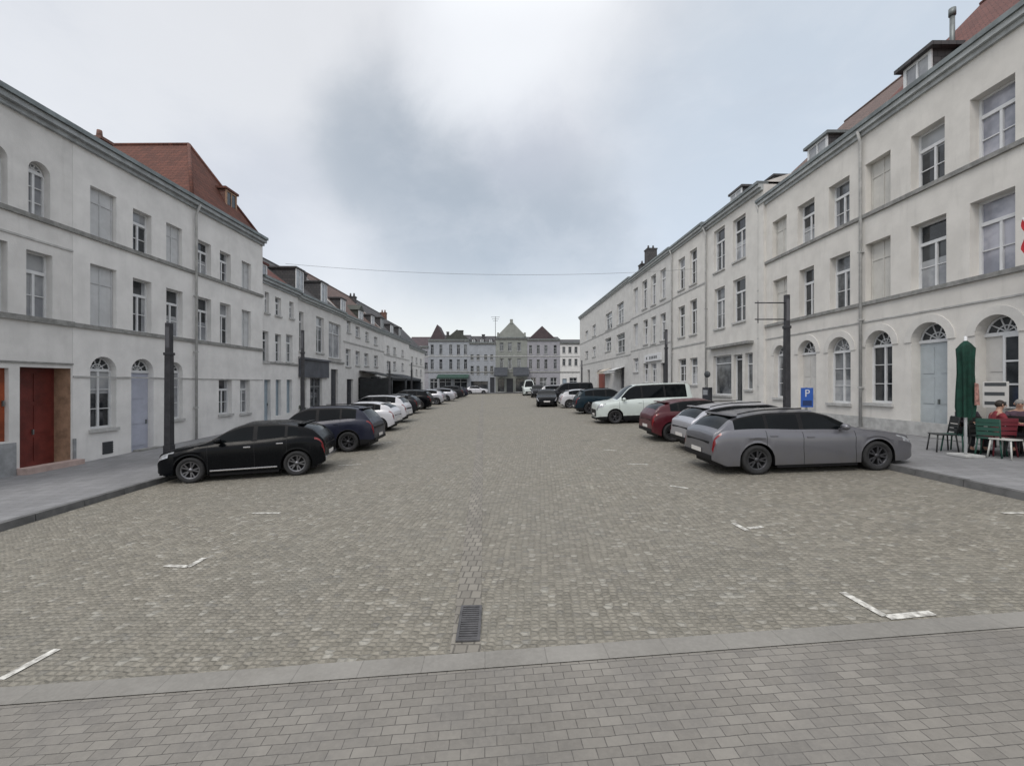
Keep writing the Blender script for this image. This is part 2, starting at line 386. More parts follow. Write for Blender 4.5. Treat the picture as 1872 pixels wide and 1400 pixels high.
# centre gutter of flat stones and its drain
M_gut = brick_mat('gutter_stones', (.165, .152, .13), (.26, .24, .205), (.085, .078, .066), .11, .16, .010, .7, .4, .02, False, .06, .5)
gx = lambda y: -.42 - .066 * (y - 4)
struct(sheet('gutter', lambda y: (gx(y) - .13, gx(y) + .13), [band_y(-.4) + .02, 5] + [6 + 2 * i for i in range(38)], M_gut, .004, 2), 'line of flat gutter stones down the middle of the road')
dr = thing('drain_grate', 'dark iron drain grate at the near end of the centre gutter', 'drain grate', (-.40, 4.04, G(-.4, 4.04) + .004), R(2))
f_ = MB()
for b in ((-.13, .13, -.30, -.27), (-.13, .13, .27, .30), (-.13, -.10, -.27, .27), (.10, .13, -.27, .27)): f_.box(*b, .0, .016)
M_grate = mat('worn_iron', (.085, .083, .085), .6, .2, noise=.3, nscale=10)
f_.build('grate_frame', M_grate, dr)
dr.scale = (.82, 1, 1)
f_ = MB()
for i in range(14): f_.box(-.10, .10, -.26 + i * .038, -.235 + i * .038, .003, .012)
f_.build('grate_bars', M_grate, dr)
MB().box(-.10, .10, -.27, .27, .0, .002).build('grate_well', mat('black_void', (.006, .006, .007), .9), dr)

# ------------------------------------------------------------------ painted parking marks
M_paint = mat('road_paint', (.55, .54, .50), .8, noise=.45, nscale=14, tint=(.42, .40, .36))
def stroke(mb, a, b, w):
    (x0, y0), (x1, y1) = a, b; d = Vector((x1 - x0, y1 - y0)); n = Vector((-d.y, d.x)).normalized() * w / 2
    k = 6
    for i in range(k):
        p, q = Vector(a) + d * (i / k), Vector(a) + d * ((i + 1) / k)
        j0, j1 = random.uniform(.9, 1.1), random.uniform(.9, 1.1)
        mb.face([(v.x, v.y, G(v.x, v.y) + .008) for v in (p + n, q + n, q - n, p - n)])
def mark(px_strokes, label, w=.075):
    mb = MB()
    for i, (a, b) in enumerate(px_strokes): stroke(mb, gp(*a), gp(*b), w + .006 * i)
    tag(mb.build('parking_mark', M_paint), label, 'parking mark', 'painted parking bay marks')
mark([((1540, 1083), (1618, 1127)), ((1622, 1129), (1705, 1121))], 'white L-shaped bay mark nearest on the right, touching the flush kerb')
mark([((1340, 956), (1366, 970)), ((1368, 966), (1394, 963))], 'white V-shaped bay mark on the setts in front of the grey estate car')
mark([((1225, 888), (1258, 893))], 'short white bay mark left of the grey estate car\'s rear')
mark([((1146, 848), (1185, 849))], 'faint white bay mark left of the silver estate car')
mark([((1103, 822), (1127, 824))], 'faint white bay mark left of the dark red car')
mark([((1832, 938), (1885, 938))], 'white bay mark by the right kerb at the edge of the picture')
mark([((0, 1243), (105, 1187))], 'long white bay line nearest on the left by the flush kerb')
mark([((302, 1034), (345, 1036)), ((343, 1037), (374, 1020))], 'white tick-shaped bay mark on the left setts, second from the front')
mark([((462, 938), (512, 938))], 'worn white bay mark on the setts right of the black hatchback')
mark([((618, 851), (660, 849))], 'faint white bay mark right of the dark grey off-roader')
mark([((690, 812), (716, 808))], 'faint white bay mark right of the white hatchback')

# ------------------------------------------------------------------ houses
class Fac:
    """a facade line p0->p1 with the house on its left; local x along the wall, y into the house, z up"""
    def __init__(s, p0, p1):
        s.p0, s.p1 = Vector(p0), Vector(p1); s.d = (s.p1 - s.p0); s.L = s.d.length; s.d.normalize(); s.rz = math.atan2(s.d.y, s.d.x)
    def s_of(s, px):
        r = (px - CX) / F; u = (r * s.p0.y - s.p0.x) / (s.d.x - r * s.d.y); return u
    def y_of(s, px): return s.p0.y + s.d.y * s.s_of(px)
    def z_of(s, px, py): return CZ - (py - HY) * s.y_of(px) / F
    def op(s, px0, px1, pt, pb, base):
        a, b = s.s_of(px0), s.s_of(px1); pc = (px0 + px1) / 2
        # centre of the opening in the wall, not in the picture
        sc = (a + b) / 2; y = s.p0.y + s.d.y * sc; x = s.p0.x + s.d.x * sc; pcc = CX + x / y * F
        k = F / y
        return [min(a, b), max(a, b), CZ - (pb - HY) / k - base, CZ - (pt - HY) / k - base]

def wall_mesh(L, H, ops, zb=-1.5, depth=.32):
    """front wall with real openings; ops: (s0,s1,z0,z1,arch)"""
    mb = MB(); xs = sorted(set([0, L] + [v for o in ops for v in (o[0], o[1])])); zs = sorted(set([zb, H] + [v for o in ops for v in (o[2], o[3])]))
    inside = lambda x, z: any(o[0] < x < o[1] and o[2] < z < o[3] for o in ops)
    for i in range(len(xs) - 1):
        if xs[i + 1] - xs[i] < 1e-5: continue
        j = 0
        while j < len(zs) - 1:
            xc = (xs[i] + xs[i + 1]) / 2
            if inside(xc, (zs[j] + zs[j + 1]) / 2): j += 1; continue
            k = j
            while k + 1 < len(zs) - 1 and not inside(xc, (zs[k + 1] + zs[k + 2]) / 2): k += 1
            mb.face(((xs[i], 0, zs[j]), (xs[i + 1], 0, zs[j]), (xs[i + 1], 0, zs[k + 1]), (xs[i], 0, zs[k + 1]))); j = k + 1
    for s0, s1, z0, z1, arch, *dd in ops:
        d = dd[0] if dd else depth
        if not arch:
            q = [(s0, z0), (s1, z0), (s1, z1), (s0, z1)]
        else:
            r = (s1 - s0) / 2; c = (s0 + s1) / 2; h = min(r, arch) if arch is not True else r
            zz = z1 - h; n = 12
            arc = [(c + r * math.cos(math.pi * a / n), zz + h * math.sin(math.pi * a / n)) for a in range(n + 1)]
            half = n // 2
            for a in range(half):           # spandrels as fans from the corners
                mb.face(((s1, 0, z1), (arc[a][0], 0, arc[a][1]), (arc[a + 1][0], 0, arc[a + 1][1])))
                mb.face(((s0, 0, z1), (arc[half + a][0], 0, arc[half + a][1]), (arc[half + a + 1][0], 0, arc[half + a + 1][1])))
            q = [(s0, z0), (s1, z0)] + arc
        for a, b in zip(q, q[1:] + q[:1]):
            if abs(a[0] - b[0]) + abs(a[1] - b[1]) < 1e-6: continue
            mb.face(((a[0], 0, a[1]), (b[0], 0, b[1]), (b[0], d, b[1]), (a[0], d, a[1])))
    return mb

def arc_pts(c, r, zz, h, n=12): return [(c + r * math.cos(math.pi * a / n), zz + h * math.sin(math.pi * a / n)) for a in range(n + 1)]

WR = random.Random(11)
def window(par, s0, s1, z0, z1, kind='sash', arch=False, d=.2, sill=True, fm=None, gm=None, dm=None, nv=2, tr=.70, name='window', drape=None):
    """kinds: sash, blind, door, shop, fandoor, none"""
    fm = fm or M_fr; gm = gm or M_gl; w = s1 - s0; c = (s0 + s1) / 2; r = w / 2; zz = z1 - r if arch else z1
    ft = min(.07, w * .07); mb = MB(); y0, y1 = d - .04, d + .03
    if kind == 'blind':
        mb.box(s0, s1, d, d + .04, z0, z1)
        o = mb.build('blind_window', dm or M_blind, par)
        q = MB()
        for x in (s0 + .02, c - .02, s1 - .06): q.box(x, x + .04, d - .025, d - .002, z0 + .03, z1 - .03)
        q.box(s0 + .06, c - .02, d - .02, d - .003, z0 + (z1 - z0) * tr, z0 + (z1 - z0) * tr + .04); q.box(c + .02, s1 - .06, d - .02, d - .003, z0 + (z1 - z0) * tr, z0 + (z1 - z0) * tr + .04)
        q.build('casement_moulding', dm or M_blind, o)
    elif kind in ('door', 'fandoor'):
        doorh = zz if arch else z1
        mb.box(s0, s1, d, d + .06, z0, doorh - .001, 0)
        # raised rails and panels
        n = 2 if w > 1.1 else 1
        for i in range(n):
            a = s0 + w * i / n + .06; b = s0 + w * (i + 1) / n - .06
            hh = doorh - z0
            for (u, v) in ((.06, .30), (.34, .62), (.66, .94)):
                mb.box(a + .05, b - .05, d - .018, d + .001, z0 + hh * u, z0 + hh * v, 0)
        o = mb.build('door', dm or M_dark, par)
        h = MB(); hs = c + (.05 if n == 2 else w * .36); h.box(hs, hs + .03, d - .07, d - .018, z0 + 1.0, z0 + 1.16); h.build('handle', M_zinc, o)
        if arch:
            p = MB(); p.mi = 0
            p.prism([(x, z) for x, z in arc_pts(c, r - .001, zz + .004, r - .004)], d + .01, d + .02)
            fo = MB(); fo.box(s0, s1, d - .05, d + .005, zz - .05, zz + .05)
            for a in (36, 72, 108, 144):
                A = R(a); fo.tube([(c, d, zz + .05), (c + (r - .02) * math.cos(A), d, zz + (r - .02) * math.sin(A))], .022, 4)
            for rr in (r - .035, r * .45):
                fo.tube([(c + rr * math.cos(math.pi * k / 12), d, zz + rr * math.sin(math.pi * k / 12)) for k in range(13)], .032 if rr > r * .6 else .02, 4)
            f2 = fo.build('fanlight', fm, par); p.build('pane', gm, f2)
    else:
        mb.box(s0, s0 + ft, y0, y1, z0, zz); mb.box(s1 - ft, s1, y0, y1, z0, zz); mb.box(s0 + ft, s1 - ft, y0, y1, z0, z0 + ft * 1.2)
        if not arch: mb.box(s0 + ft, s1 - ft, y0, y1, z1 - ft, z1)
        H = zz - z0; zt = z0 + H * tr if not arch else zz
        if kind in ('sash', 'fan'):
            mb.box(s0 + ft, s1 - ft, y0 - .01, y1, zt - .05, zt + .05)
            for i in range(1, nv): mb.box(s0 + w * i / nv - .035, s0 + w * i / nv + .035, y0, y1, z0 + ft * 1.2, zt - .05)
            for k in ((.34, .67) if arch or kind == 'fan' else (.5,)):
                z = z0 + (zt - z0) * k
                for i in range(nv): mb.box(s0 + w * i / nv + .036, s0 + w * (i + 1) / nv - .036, y0 + .015, y1 - .01, z - .014, z + .014)
        elif kind == 'shop':
            for i in range(1, nv): mb.box(s0 + w * i / nv - .03, s0 + w * i / nv + .03, y0, y1, z0 + ft * 1.2, z1 - ft)
            if tr < 1: mb.box(s0 + ft, s1 - ft, y0 - .008, y1 + .002, zt - .03, zt + .03)
        if arch:
            for a in (36, 72, 108, 144):
                A = R(a); mb.tube([(c, d, zz + .05), (c + (r - .02) * math.cos(A), d, zz + (r - .02) * math.sin(A))], .022, 4)
            for rr in (r - .035, r * .45):
                mb.tube([(c + rr * math.cos(math.pi * k / 12), d, zz + rr * math.sin(math.pi * k / 12)) for k in range(13)], .032 if rr > r * .6 else .02, 4)
        o = mb.build(name, fm, par)
        p = MB(); poly = [(s0, z0), (s1, z0)] + (arc_pts(c, r, zz, r) if arch else [(s1, z1), (s0, z1)])
        p.prism(poly, d + .012, d + .018); p.build('pane', gm, o)
        if kind == 'sash' and w > .75 and gm in (M_gl, M_glm):
            dr_ = drape if drape is not None else WR.choice(('shade', 'sides', 'sides', 'none', 'net', 'none'))
            q = MB(); H_ = zz - z0
            if dr_ == 'shade': q.box(s0 + ft, s1 - ft, d + .004, d + .010, zz - H_ * WR.uniform(.28, .45), zz - ft)
            elif dr_ == 'sides':
                k_ = w * WR.uniform(.13, .2); q.box(s0 + ft, s0 + ft + k_, d + .004, d + .010, z0 + ft, zz - ft); q.box(s1 - ft - k_, s1 - ft, d + .004, d + .010, z0 + ft, zz - ft)
            elif dr_ == 'net': q.box(s0 + ft, s1 - ft, d + .004, d + .010, z0 + ft, z0 + H_ * .45)
            if dr_ != 'none': q.build('curtain', M_glc, o)
        if sill:
            q = MB(); q.box(s0 - .06, s1 + .06, -.08, d - .05, z0 - .10, z0 + .004); q.build('sill', M_stone_l, o)
    return o

def dormer(par, s0, s1, yf, z0, z1, depth, fm=M_fr, cheek=M_slate, roof=M_zinc, over=.12, gm=None, pitched=False):
    mb = MB(); mb.box(s0, s1, yf, yf + depth, z0 - .3, z1); o = mb.build('dormer', cheek, par)
    q = MB(); t = .09
    q.box(s0 - .01, s0 + t, yf - .05, yf - .003, z0, z1); q.box(s1 - t, s1 + .01, yf - .05, yf - .003, z0, z1)
    q.box(s0 + t, s1 - t, yf - .05, yf - .003, z0, z0 + t); q.box(s0 + t, s1 - t, yf - .05, yf - .003, z1 - t, z1); q.box((s0 + s1) / 2 - .03, (s0 + s1) / 2 + .03, yf - .05, yf - .003, z0 + t, z1 - t)
    q.build('dormer_frame', fm, o)
    MB().box(s0 + t, s1 - t, yf - .02, yf - .004, z0 + t, z1 - t).build('pane', gm or M_glc, o)
    rr = MB()
    if pitched:
        rr.bm.free(); rr = MB(); c = (s0 + s1) / 2; rr.prism([(s0 - over, z1), (s1 + over, z1), (c, z1 + (s1 - s0) * .45)], yf - over, yf + depth)
    else: rr.box(s0 - over, s1 + over, yf - over, yf + depth, z1, z1 + .12)
    rr.build('dormer_roof', roof, o)
    return o

def chimney(par, s, y, z0, z1, w=.55, d=.9, m=None, pots=2):
    mb = MB(); mb.box(s - w / 2, s + w / 2, y - d / 2, y + d / 2, z0, z1); mb.box(s - w / 2 - .05, s + w / 2 + .05, y - d / 2 - .05, y + d / 2 + .05, z1, z1 + .12)
    for i in range(pots):
        yy = y - d / 2 + d * (i + .5) / pots; mb.tube([(s, yy, z1 + .12), (s, yy, z1 + .5)], [.12, .09], 8)
    return mb.build('chimney', m or M_brick, par)

def house(name, label, fac, s0, s1, H, base, wm, wins, bands=(), corn=('plain',), roof=None, depth=9, cat='house', jamb=None, downpipe=None, quoins=False, arch_ring=None, seed=0):
    """wins: list of dict(o=[s0,s1,z0,z1] in facade coordinates and house z, k=kind, ...)"""
    p = fac.p0 + fac.d * s0; L = s1 - s0 - .006
    h = thing(name, label, cat, (p.x, p.y, base), fac.rz)
    ops = []
    for w in wins:
        o = w['o']; ops.append((o[0] - s0, o[1] - s0, o[2], o[3], w.get('arch', False), w.get('d', .2) + .06))
    wm_ = wall_mesh(L, H, ops)
    wm_.face(((0, 0, -1.5), (0, 0, H), (0, depth, H), (0, depth, -1.5))); wm_.face(((L, 0, -1.5), (L, 0, H), (L, depth, H), (L, depth, -1.5)))
    wm_.face(((0, depth, -1.5), (0, depth, H), (L, depth, H), (L, depth, -1.5)))
    wall = wm_.build('wall', wm, h, fix=False)
    for w in wins:
        a, b, c, d_ = w['o']
        kw = {k: v for k, v in w.items() if k not in ('o', 'k')}
        window(h, a - s0, b - s0, c, d_, w.get('k', 'sash'), **kw)
    for bz, bh, bp, bm_ in bands:
        MB().box(0, L, -bp, -.001, bz, bz + bh).build('string_course', bm_ or M_stone_l, h)
    if arch_ring:
        for w in wins:
            if w.get('arch'):
                a, b, c, d_ = w['o']; r = (b - a) / 2; cc = (a + b) / 2 - s0; zz = d_ - r; mb = MB(); n = 16
                for k in range(n):
                    A, B = math.pi * k / n, math.pi * (k + 1) / n
                    q = [(cc + rr * math.cos(t), zz + rr * math.sin(t)) for rr, t in ((r + .0, A), (r + .24, A), (r + .24, B), (r + .0, B))]
                    mb.prism(q, -.03, -.002)
                mb.build('arch_moulding', arch_ring, h)
    # cornice and gutter
    cm = corn[1] if len(corn) > 1 else M_cornl; cp = corn[2] if len(corn) > 2 else .38
    mb = MB(); mb.box(0, L, -cp * .35, -.001, H - .30, H - .16); mb.box(0, L, -cp * .75, -.001, H - .16, H); 
    if corn[0] == 'dentil':
        n = int(L / .45)
        for i in range(n): x = L * (i + .5) / n; mb.box(x - .09, x + .09, -cp * .6, -cp * .35, H - .30, H - .161)
    mb.build('cornice', cm, h)
    MB().box(-.001, L + .001, -cp, .25, H + .002, H + .15).build('gutter', corn[3] if len(corn) > 3 else M_zinc, h)
    # roof: ('gable', rise, material) ridge along the street
    if roof:
        kind, rise, rm = roof[0], roof[1], roof[2]; ye = roof[3] if len(roof) > 3 else depth
        mb = MB(); y0, z0 = .05, H + .12; ym = ye / 2
        if kind == 'gable':
            mb.face(((0, y0, z0), (L, y0, z0), (L, ym, z0 + rise), (0, ym, z0 + rise))); mb.face(((0, ye, z0), (0, ym, z0 + rise), (L, ym, z0 + rise), (L, ye, z0)))
            mb.face(((0, y0, z0), (0, ym, z0 + rise), (0, ye, z0)), 1); mb.face(((L, y0, z0), (L, ye, z0), (L, ym, z0 + rise)), 1)
        elif kind == 'hip':                      # ridge at right angles to the street, hipped towards it
            run = roof[4]
            mb.face(((0, y0, z0), (L, y0, z0), (L / 2, run, z0 + rise)))
            mb.face(((0, y0, z0), (L / 2, run, z0 + rise), (L / 2, ye, z0 + rise), (0, ye, z0))); mb.face(((L, y0, z0), (L, ye, z0), (L / 2, ye, z0 + rise), (L / 2, run, z0 + rise)))
            mb.face(((0, ye, z0), (L / 2, ye, z0 + rise), (L, ye, z0)), 1)
        elif kind == 'front':                    # gable faces the street
            mb.face(((0, y0, z0), (0, ye, z0), (L / 2, ye, z0 + rise), (L / 2, y0, z0 + rise))); mb.face(((L, y0, z0), (L / 2, y0, z0 + rise), (L / 2, ye, z0 + rise), (L, ye, z0)))
            mb.face(((0, y0, z0), (L / 2, y0, z0 + rise), (L, y0, z0)), 1); mb.face(((0, ye, z0), (L, ye, z0), (L / 2, ye, z0 + rise)), 1)
        ro = mb.build('roof', [rm, wm], h)
        rt = MB(); K = lambda *p: rt.tube(p, .085, 6)
        if kind == 'gable': K((0, ym, z0 + rise), (L, ym, z0 + rise))
        elif kind == 'hip': K((L / 2, run, z0 + rise), (L / 2, ye, z0 + rise)); K((.05, y0, z0 + .02), (L / 2, run, z0 + rise)); K((L - .05, y0, z0 + .02), (L / 2, run, z0 + rise))
        else: K((L / 2, y0, z0 + rise), (L / 2, ye, z0 + rise))
        rt.build('ridge_tiles', rm, ro)
    if downpipe is not None:
        q = MB(); q.tube([(downpipe, -.10, -.2), (downpipe, -.10, H - .55), (downpipe, -cp * .8, H - .1)], .05, 8)
        for z in (1.5, 4, 6.5): q.box(downpipe - .07, downpipe + .07, -.16, -.001, z, z + .05)
        q.build('downpipe', M_stone_l, h)
    h['_L'] = L
    return h

def W_(fac, base, px0, px1, pt, pb, k='sash', **kw):
    d = dict(o=fac.op(px0, px1, pt, pb, base), k=k); d.update(kw); return d
def snap(ws, idx, z0=None, z1=None):
    for i in idx:
        if z0 is not None: ws[i]['o'][2] = z0
        if z1 is not None: ws[i]['o'][3] = z1

# ---- right, near block. local x runs towards the camera on this side
FR = Fac((13.0, 22.4), (13.0, 4.0))
bR = G(13, 15) + .12
sR = FR.s_of
cH = CZ + 9.45 - bR          # cornice height over the pavement
Z1 = CZ + 2.88 - bR; Z2 = CZ + 6.10 - bR     # sill lines
def R2nd(a, b, k='sash', **kw):
    w = W_(FR, bR, a, b, 0, 0, k, **kw); w['o'][2] = Z2 + .10; w['o'][3] = CZ + 8.05 - bR; w['sill'] = False; return w
def R1st(a, b, k='sash', **kw):
    w = W_(FR, bR, a, b, 0, 0, k, **kw); w['o'][2] = Z1 + .10; w['o'][3] = CZ + 5.12 - bR; w['sill'] = False; return w
def RG(a, b, pt, pb, k, **kw):
    w = W_(FR, bR, a, b, pt, pb, k, **kw); w['arch'] = True; return w
dd = .3
wa = [R2nd(1773, 1856, gm=M_glv, d=dd), R2nd(1665, 1727, d=dd, gm=M_gl, drape='shade'), R2nd(1582, 1628, 'blind', dm=M_blindr, d=.24),
      R1st(1773, 1856, gm=M_glv, d=dd), R1st(1665, 1730, d=dd), R1st(1582, 1628, 'blind', dm=M_blindr, d=.24),
      RG(1783, 1862, 575, 806, 'door', d=.3, dm=M_wdoor), RG(1666, 1732, 589, 804, 'door', d=.3, dm=M_bdoor), RG(1583, 1631, 604, 737, 'sash', d=.28, gm=M_gl),
      R2nd(1960, 2080, gm=M_glm, d=dd), R1st(1960, 2080, gm=M_glm, d=dd)]
for w in wa:
    if w['k'] == 'door': w['o'][2] = .02
wa.append(RG(1945, 2060, 540, 800, 'sash', d=.28)); wa[-1]['o'][2] = .9
sp = CZ + 1.13 - bR
hA = house('town_house', 'cream house with pale blue arched gateway and red tiled roof, nearest on the right', FR, sR(1573), FR.L, cH, bR, M_wr, wa,
           [(Z1, .13, .08, M_stone), (Z2, .13, .08, M_stone), (Z1 - .62, .05, .03, None), (0, .45, .04, M_stone_l)], ('plain', M_cornl, .26), ('gable', 4.6, M_tileD, 9), arch_ring=M_wr2, downpipe=.12)
s0 = sR(1573)
def dloc(a, b): return sR(a), sR(b)
dormer(hA, *[v - s0 for v in dloc(1641, 1690)], .25, cH + .2, cH + 1.1, 2.6, cheek=M_slate, roof=M_slate, over=.2, gm=M_glc)
pm = MB(); sx = 22.4 - 14.73 - s0; pm.tube([(sx, 2.2, cH + 1.5), (sx, 2.2, cH + 3.3)], .07, 10); pm.tube([(sx, 2.2, cH + 3.25), (sx, 2.2, cH + 3.5)], .10, 10); pm.build('flue_pipe', M_zinc, hA)
# the wide arch near the frame edge: white leaf at left, glazed leaf at right
a_ = wa[6]['o']; gl = MB(); cc = (a_[0] + a_[1]) / 2 - s0; zt_ = a_[3] - (a_[1] - a_[0]) / 2
gl.box(cc - .0, a_[1] - s0 - .10, .262, .279, 1.0, zt_ - .08); gl_ = gl.build('door_glazing', M_gl, hA)
gl = MB()
for z in (1.0, 1.62, 2.24, zt_ - .1): gl.box(cc - .03, a_[1] - s0 - .07, .24, .261, z, z + .05)
for x in (cc - .05, a_[1] - s0 - .12): gl.box(x, x + .06, .241, .2615, 1.0, zt_ - .05)
gl.build('glazing_bars', M_fr, gl_)

wb = [R2nd(1515, 1553, d=.28, gm=M_glm), R2nd(1458, 1489, d=.28), R2nd(1412, 1438, 'blind', dm=M_blindr, d=.22),
      R1st(1517, 1554, d=.28, gm=M_glm), R1st(1461, 1488, d=.28), R1st(1413, 1439, 'blind', dm=M_blindr, d=.22),
      RG(1514, 1555, 616, 737, 'sash', d=.24, gm=M_glm, nv=2), RG(1459, 1492, 622, 780, 'door', d=.24, dm=M_wdoor), RG(1415, 1437, 631, 727, 'sash', d=.24, gm=M_glm)]
wb[7]['o'][2] = .02
hB = house('town_house', 'cream three-storey house with three small arched openings and a blue sign before it', FR, 0, sR(1573), cH - .002, bR, M_wr, wb,
           [(Z1, .13, .08, M_stone), (Z2, .13, .08, M_stone), (Z1 - .62, .05, .03, None), (0, .45, .04, M_stone_l)], ('plain', M_cornl, .26), ('gable', 4.2, M_tileB, 9), arch_ring=M_wr2, downpipe=.10)
dormer(hB, sR(1468), sR(1503), .25, cH + .2, cH + 1.0, 2.8, cheek=M_slate, roof=M_zinc, over=.15, gm=M_glc)

# ---- right, far block
FS = Fac((10.98, 72.0), (12.85, 22.42))
def seg(fac, name, label, pa, pb, pyc, wm, wl, corn=('plain',), roof=('gable', 1.5, M_slate, 8), bands=(), **kw):
    """pa,pb: end pixels; pyc: cornice height in the picture at the middle"""
    a, b = sorted((fac.s_of(pa), fac.s_of(pb))); pm_ = (pa + pb) / 2
    mid = fac.p0 + fac.d * ((a + b) / 2); base = G(mid.x, mid.y) + .12
    H = CZ - (pyc[1] - HY) * fac.y_of(pyc[0]) / F - base
    ws = []
    for w in wl:
        o = W_(fac, base, *w[:4], **(w[4] if len(w) > 4 else {})); o['o'][0] = max(o['o'][0], a + .12); o['o'][1] = min(o['o'][1], b - .12)
        if o['o'][2] < .5 and 'door' in o['k']: o['o'][2] = .02
        ws.append(o)
    bd = [(CZ - (py - HY) * fac.y_of(px) / F - base, h_, p_, m_) for px, py, h_, p_, m_ in bands]
    return house(name, label, fac, a, b, H, base, wm, ws, bd, corn, roof, **kw), a, b, H, base
g = lambda **k: k
hC, a, b, H, base = seg(FS, 'town_house', 'cream house with wide shop window under a projecting ledge, right row', 1290, 1396, (1340, 378), M_wr2,
    [(1305, 1325, 418, 495, g(k='sash')), (1340, 1363, 397, 475, g(k='sash')), (1306, 1325, 526, 600, g(k='sash', gm=M_glm)), (1340, 1363, 509, 588, g(k='sash', gm=M_gl)),
     (1304, 1337, 650, 722, g(k='shop', nv=1, tr=.8, gm=M_glm)), (1341, 1357, 648, 735, g(k='shop', nv=1, gm=M_gl, tr=.9)), (1362, 1376, 645, 712, g(k='shop', nv=1, gm=M_glm))],
    ('plain', M_cornl, .35, M_zinc), ('gable', 1.3, M_slate, 8), downpipe=.2)
la, lb = FS.s_of(1300), FS.s_of(1378); la, lb = min(la, lb) - a, max(la, lb) - a
zl = CZ - (633 - HY) * FS.y_of(1340) / F - base
MB().box(la, lb, -.32, -.002, zl, zl + .14).build('shop_ledge', M_stone, hC)
chimney(hC, (b - a) * .62, 2.2, H + .5, H + 1.35, .8, .8, M_slate, 0)
dormer(hC, (b - a) * .35, (b - a) * .35 + 1.2, .5, H + .2, H + 1.1, 2, cheek=M_slate, roof=M_slate)
hD, a, b, H, base = seg(FS, 'town_house', 'narrow off-white house of two bays left of the shop window house, right row', 1228, 1290, (1258, 434), M_wr2,
    [(1240, 1252, 472, 529, g(k='sash')), (1261, 1274, 456, 519, g(k='sash')), (1240, 1252, 560, 616, g(k='sash', gm=M_gl)), (1261, 1274, 548, 611, g(k='sash', gm=M_gl)),
     (1240, 1254, 656, 698, g(k='sash', gm=M_gl)), (1261, 1275, 654, 703, g(k='sash', gm=M_glm))],
    ('plain', M_cornl, .3), ('gable', 2.0, M_slate, 8), [(1258, 533, .1, .04, None), (1258, 632, .1, .04, None)], downpipe=.2)
hE, a, b, H, base = seg(FS, 'town_house', 'off-white three-bay house with a lettered white fascia board, right row', 1153, 1228, (1190, 484), M_wr3,
    [(1158, 1166, 527, 572, g(k='blind', dm=M_blind)), (1174, 1183, 513, 564, g(k='sash', gm=M_glm)), (1190, 1199, 503, 557, g(k='sash', gm=M_glm)), (1207, 1217, 492, 546, g(k='sash', gm=M_glc)),
     (1158, 1166, 592, 632, g(k='blind', dm=M_blind)), (1176, 1184, 585, 629, g(k='sash')), (1190, 1199, 579, 628, g(k='sash', gm=M_glm)), (1207, 1217, 573, 622, g(k='sash')),
     (1158, 1167, 655, 680, g(k='sash', gm=M_glc)), (1176, 1185, 664, 699, g(k='sash')), (1190, 1200, 664, 699, g(k='sash', gm=M_glm)), (1208, 1221, 663, 710, g(k='door', dm=M_dark))],
    ('plain', M_cornl, .3), ('gable', 2.0, M_slate, 8), [(1190, 567, .1, .04, None), (1190, 634, .1, .04, None)])
fa, fb = FS.s_of(1181) - a, FS.s_of(1210) - a; zf = CZ - (660 - HY) * FS.y_of(1195) / F - base
fo = MB().box(fa, fb, -.14, -.003, zf, zf + .62).build('fascia_board', M_fr, hE)
def text_obj(txt, size, par, loc, rot, m, name='lettering', depth=.006):
    cu = bpy.data.curves.new(name, 'FONT'); cu.body = txt; cu.size = size; cu.extrude = depth; cu.align_x = 'CENTER'; cu.align_y = 'CENTER'
    tmp = bpy.data.objects.new(name, cu); COL.objects.link(tmp); bpy.context.view_layer.update()
    me = bpy.data.meshes.new_from_object(tmp.evaluated_get(bpy.context.evaluated_depsgraph_get())); bpy.data.objects.remove(tmp)
    me.materials.clear(); me.materials.append(m); o = bpy.data.objects.new(name, me); COL.objects.link(o); o.parent = par; o.location = loc; o.rotation_euler = rot; return o
lt = MB()      # unreadable dark letters on the fascia
x = fa + .45
for wd in (.3, 0, .28, .22, .3, .26, .3):
    if wd: lt.box(x, x + wd * .8, -.155, -.141, zf + .2, zf + .42)
    x += wd + .1 if wd else .4
lt.build('lettering', M_frd, fo)
hF, a, b, H, base = seg(FS, 'town_house', 'pale grey house with reddish door at the far end of the right row', 1060, 1153, (1100, 550), M_wr3,
    [(1070, 1075, 605, 622, g(k='blind')), (1083, 1089, 594, 614, g(k='sash', gm=M_glc)), (1107, 1119, 572, 602, g(k='sash', gm=M_glm)), (1128, 1140, 554, 592, g(k='sash', gm=M_glm)),
     (1070, 1075, 642, 655, g(k='sash')), (1083, 1089, 634, 652, g(k='sash', gm=M_glc)), (1106, 1117, 618, 642, g(k='sash', gm=M_glm)), (1127, 1142, 610, 645, g(k='sash', gm=M_glm)),
     (1074, 1078, 676, 708, g(k='door', dm=M_dark)), (1092, 1106, 676, 712, g(k='door', dm=mat('brick_red_door', (.20, .05, .035), .5))), (1133, 1141, 671, 712, g(k='door', dm=M_dark))],
    ('plain', M_cornl, .3), ('gable', 2.6, M_mossy, 8), [(1100, 612, .12, .05, None), (1100, 660, .12, .05, None)])
chimney(hF, b - a - 1.2, 2.5, H + .8, H + 3.2, .9, 1.0, M_slate, 2)
chimney(hF, b - a - 4.0, 2.8, H + .8, H + 2.4, .9, 1.0, M_slate, 2)

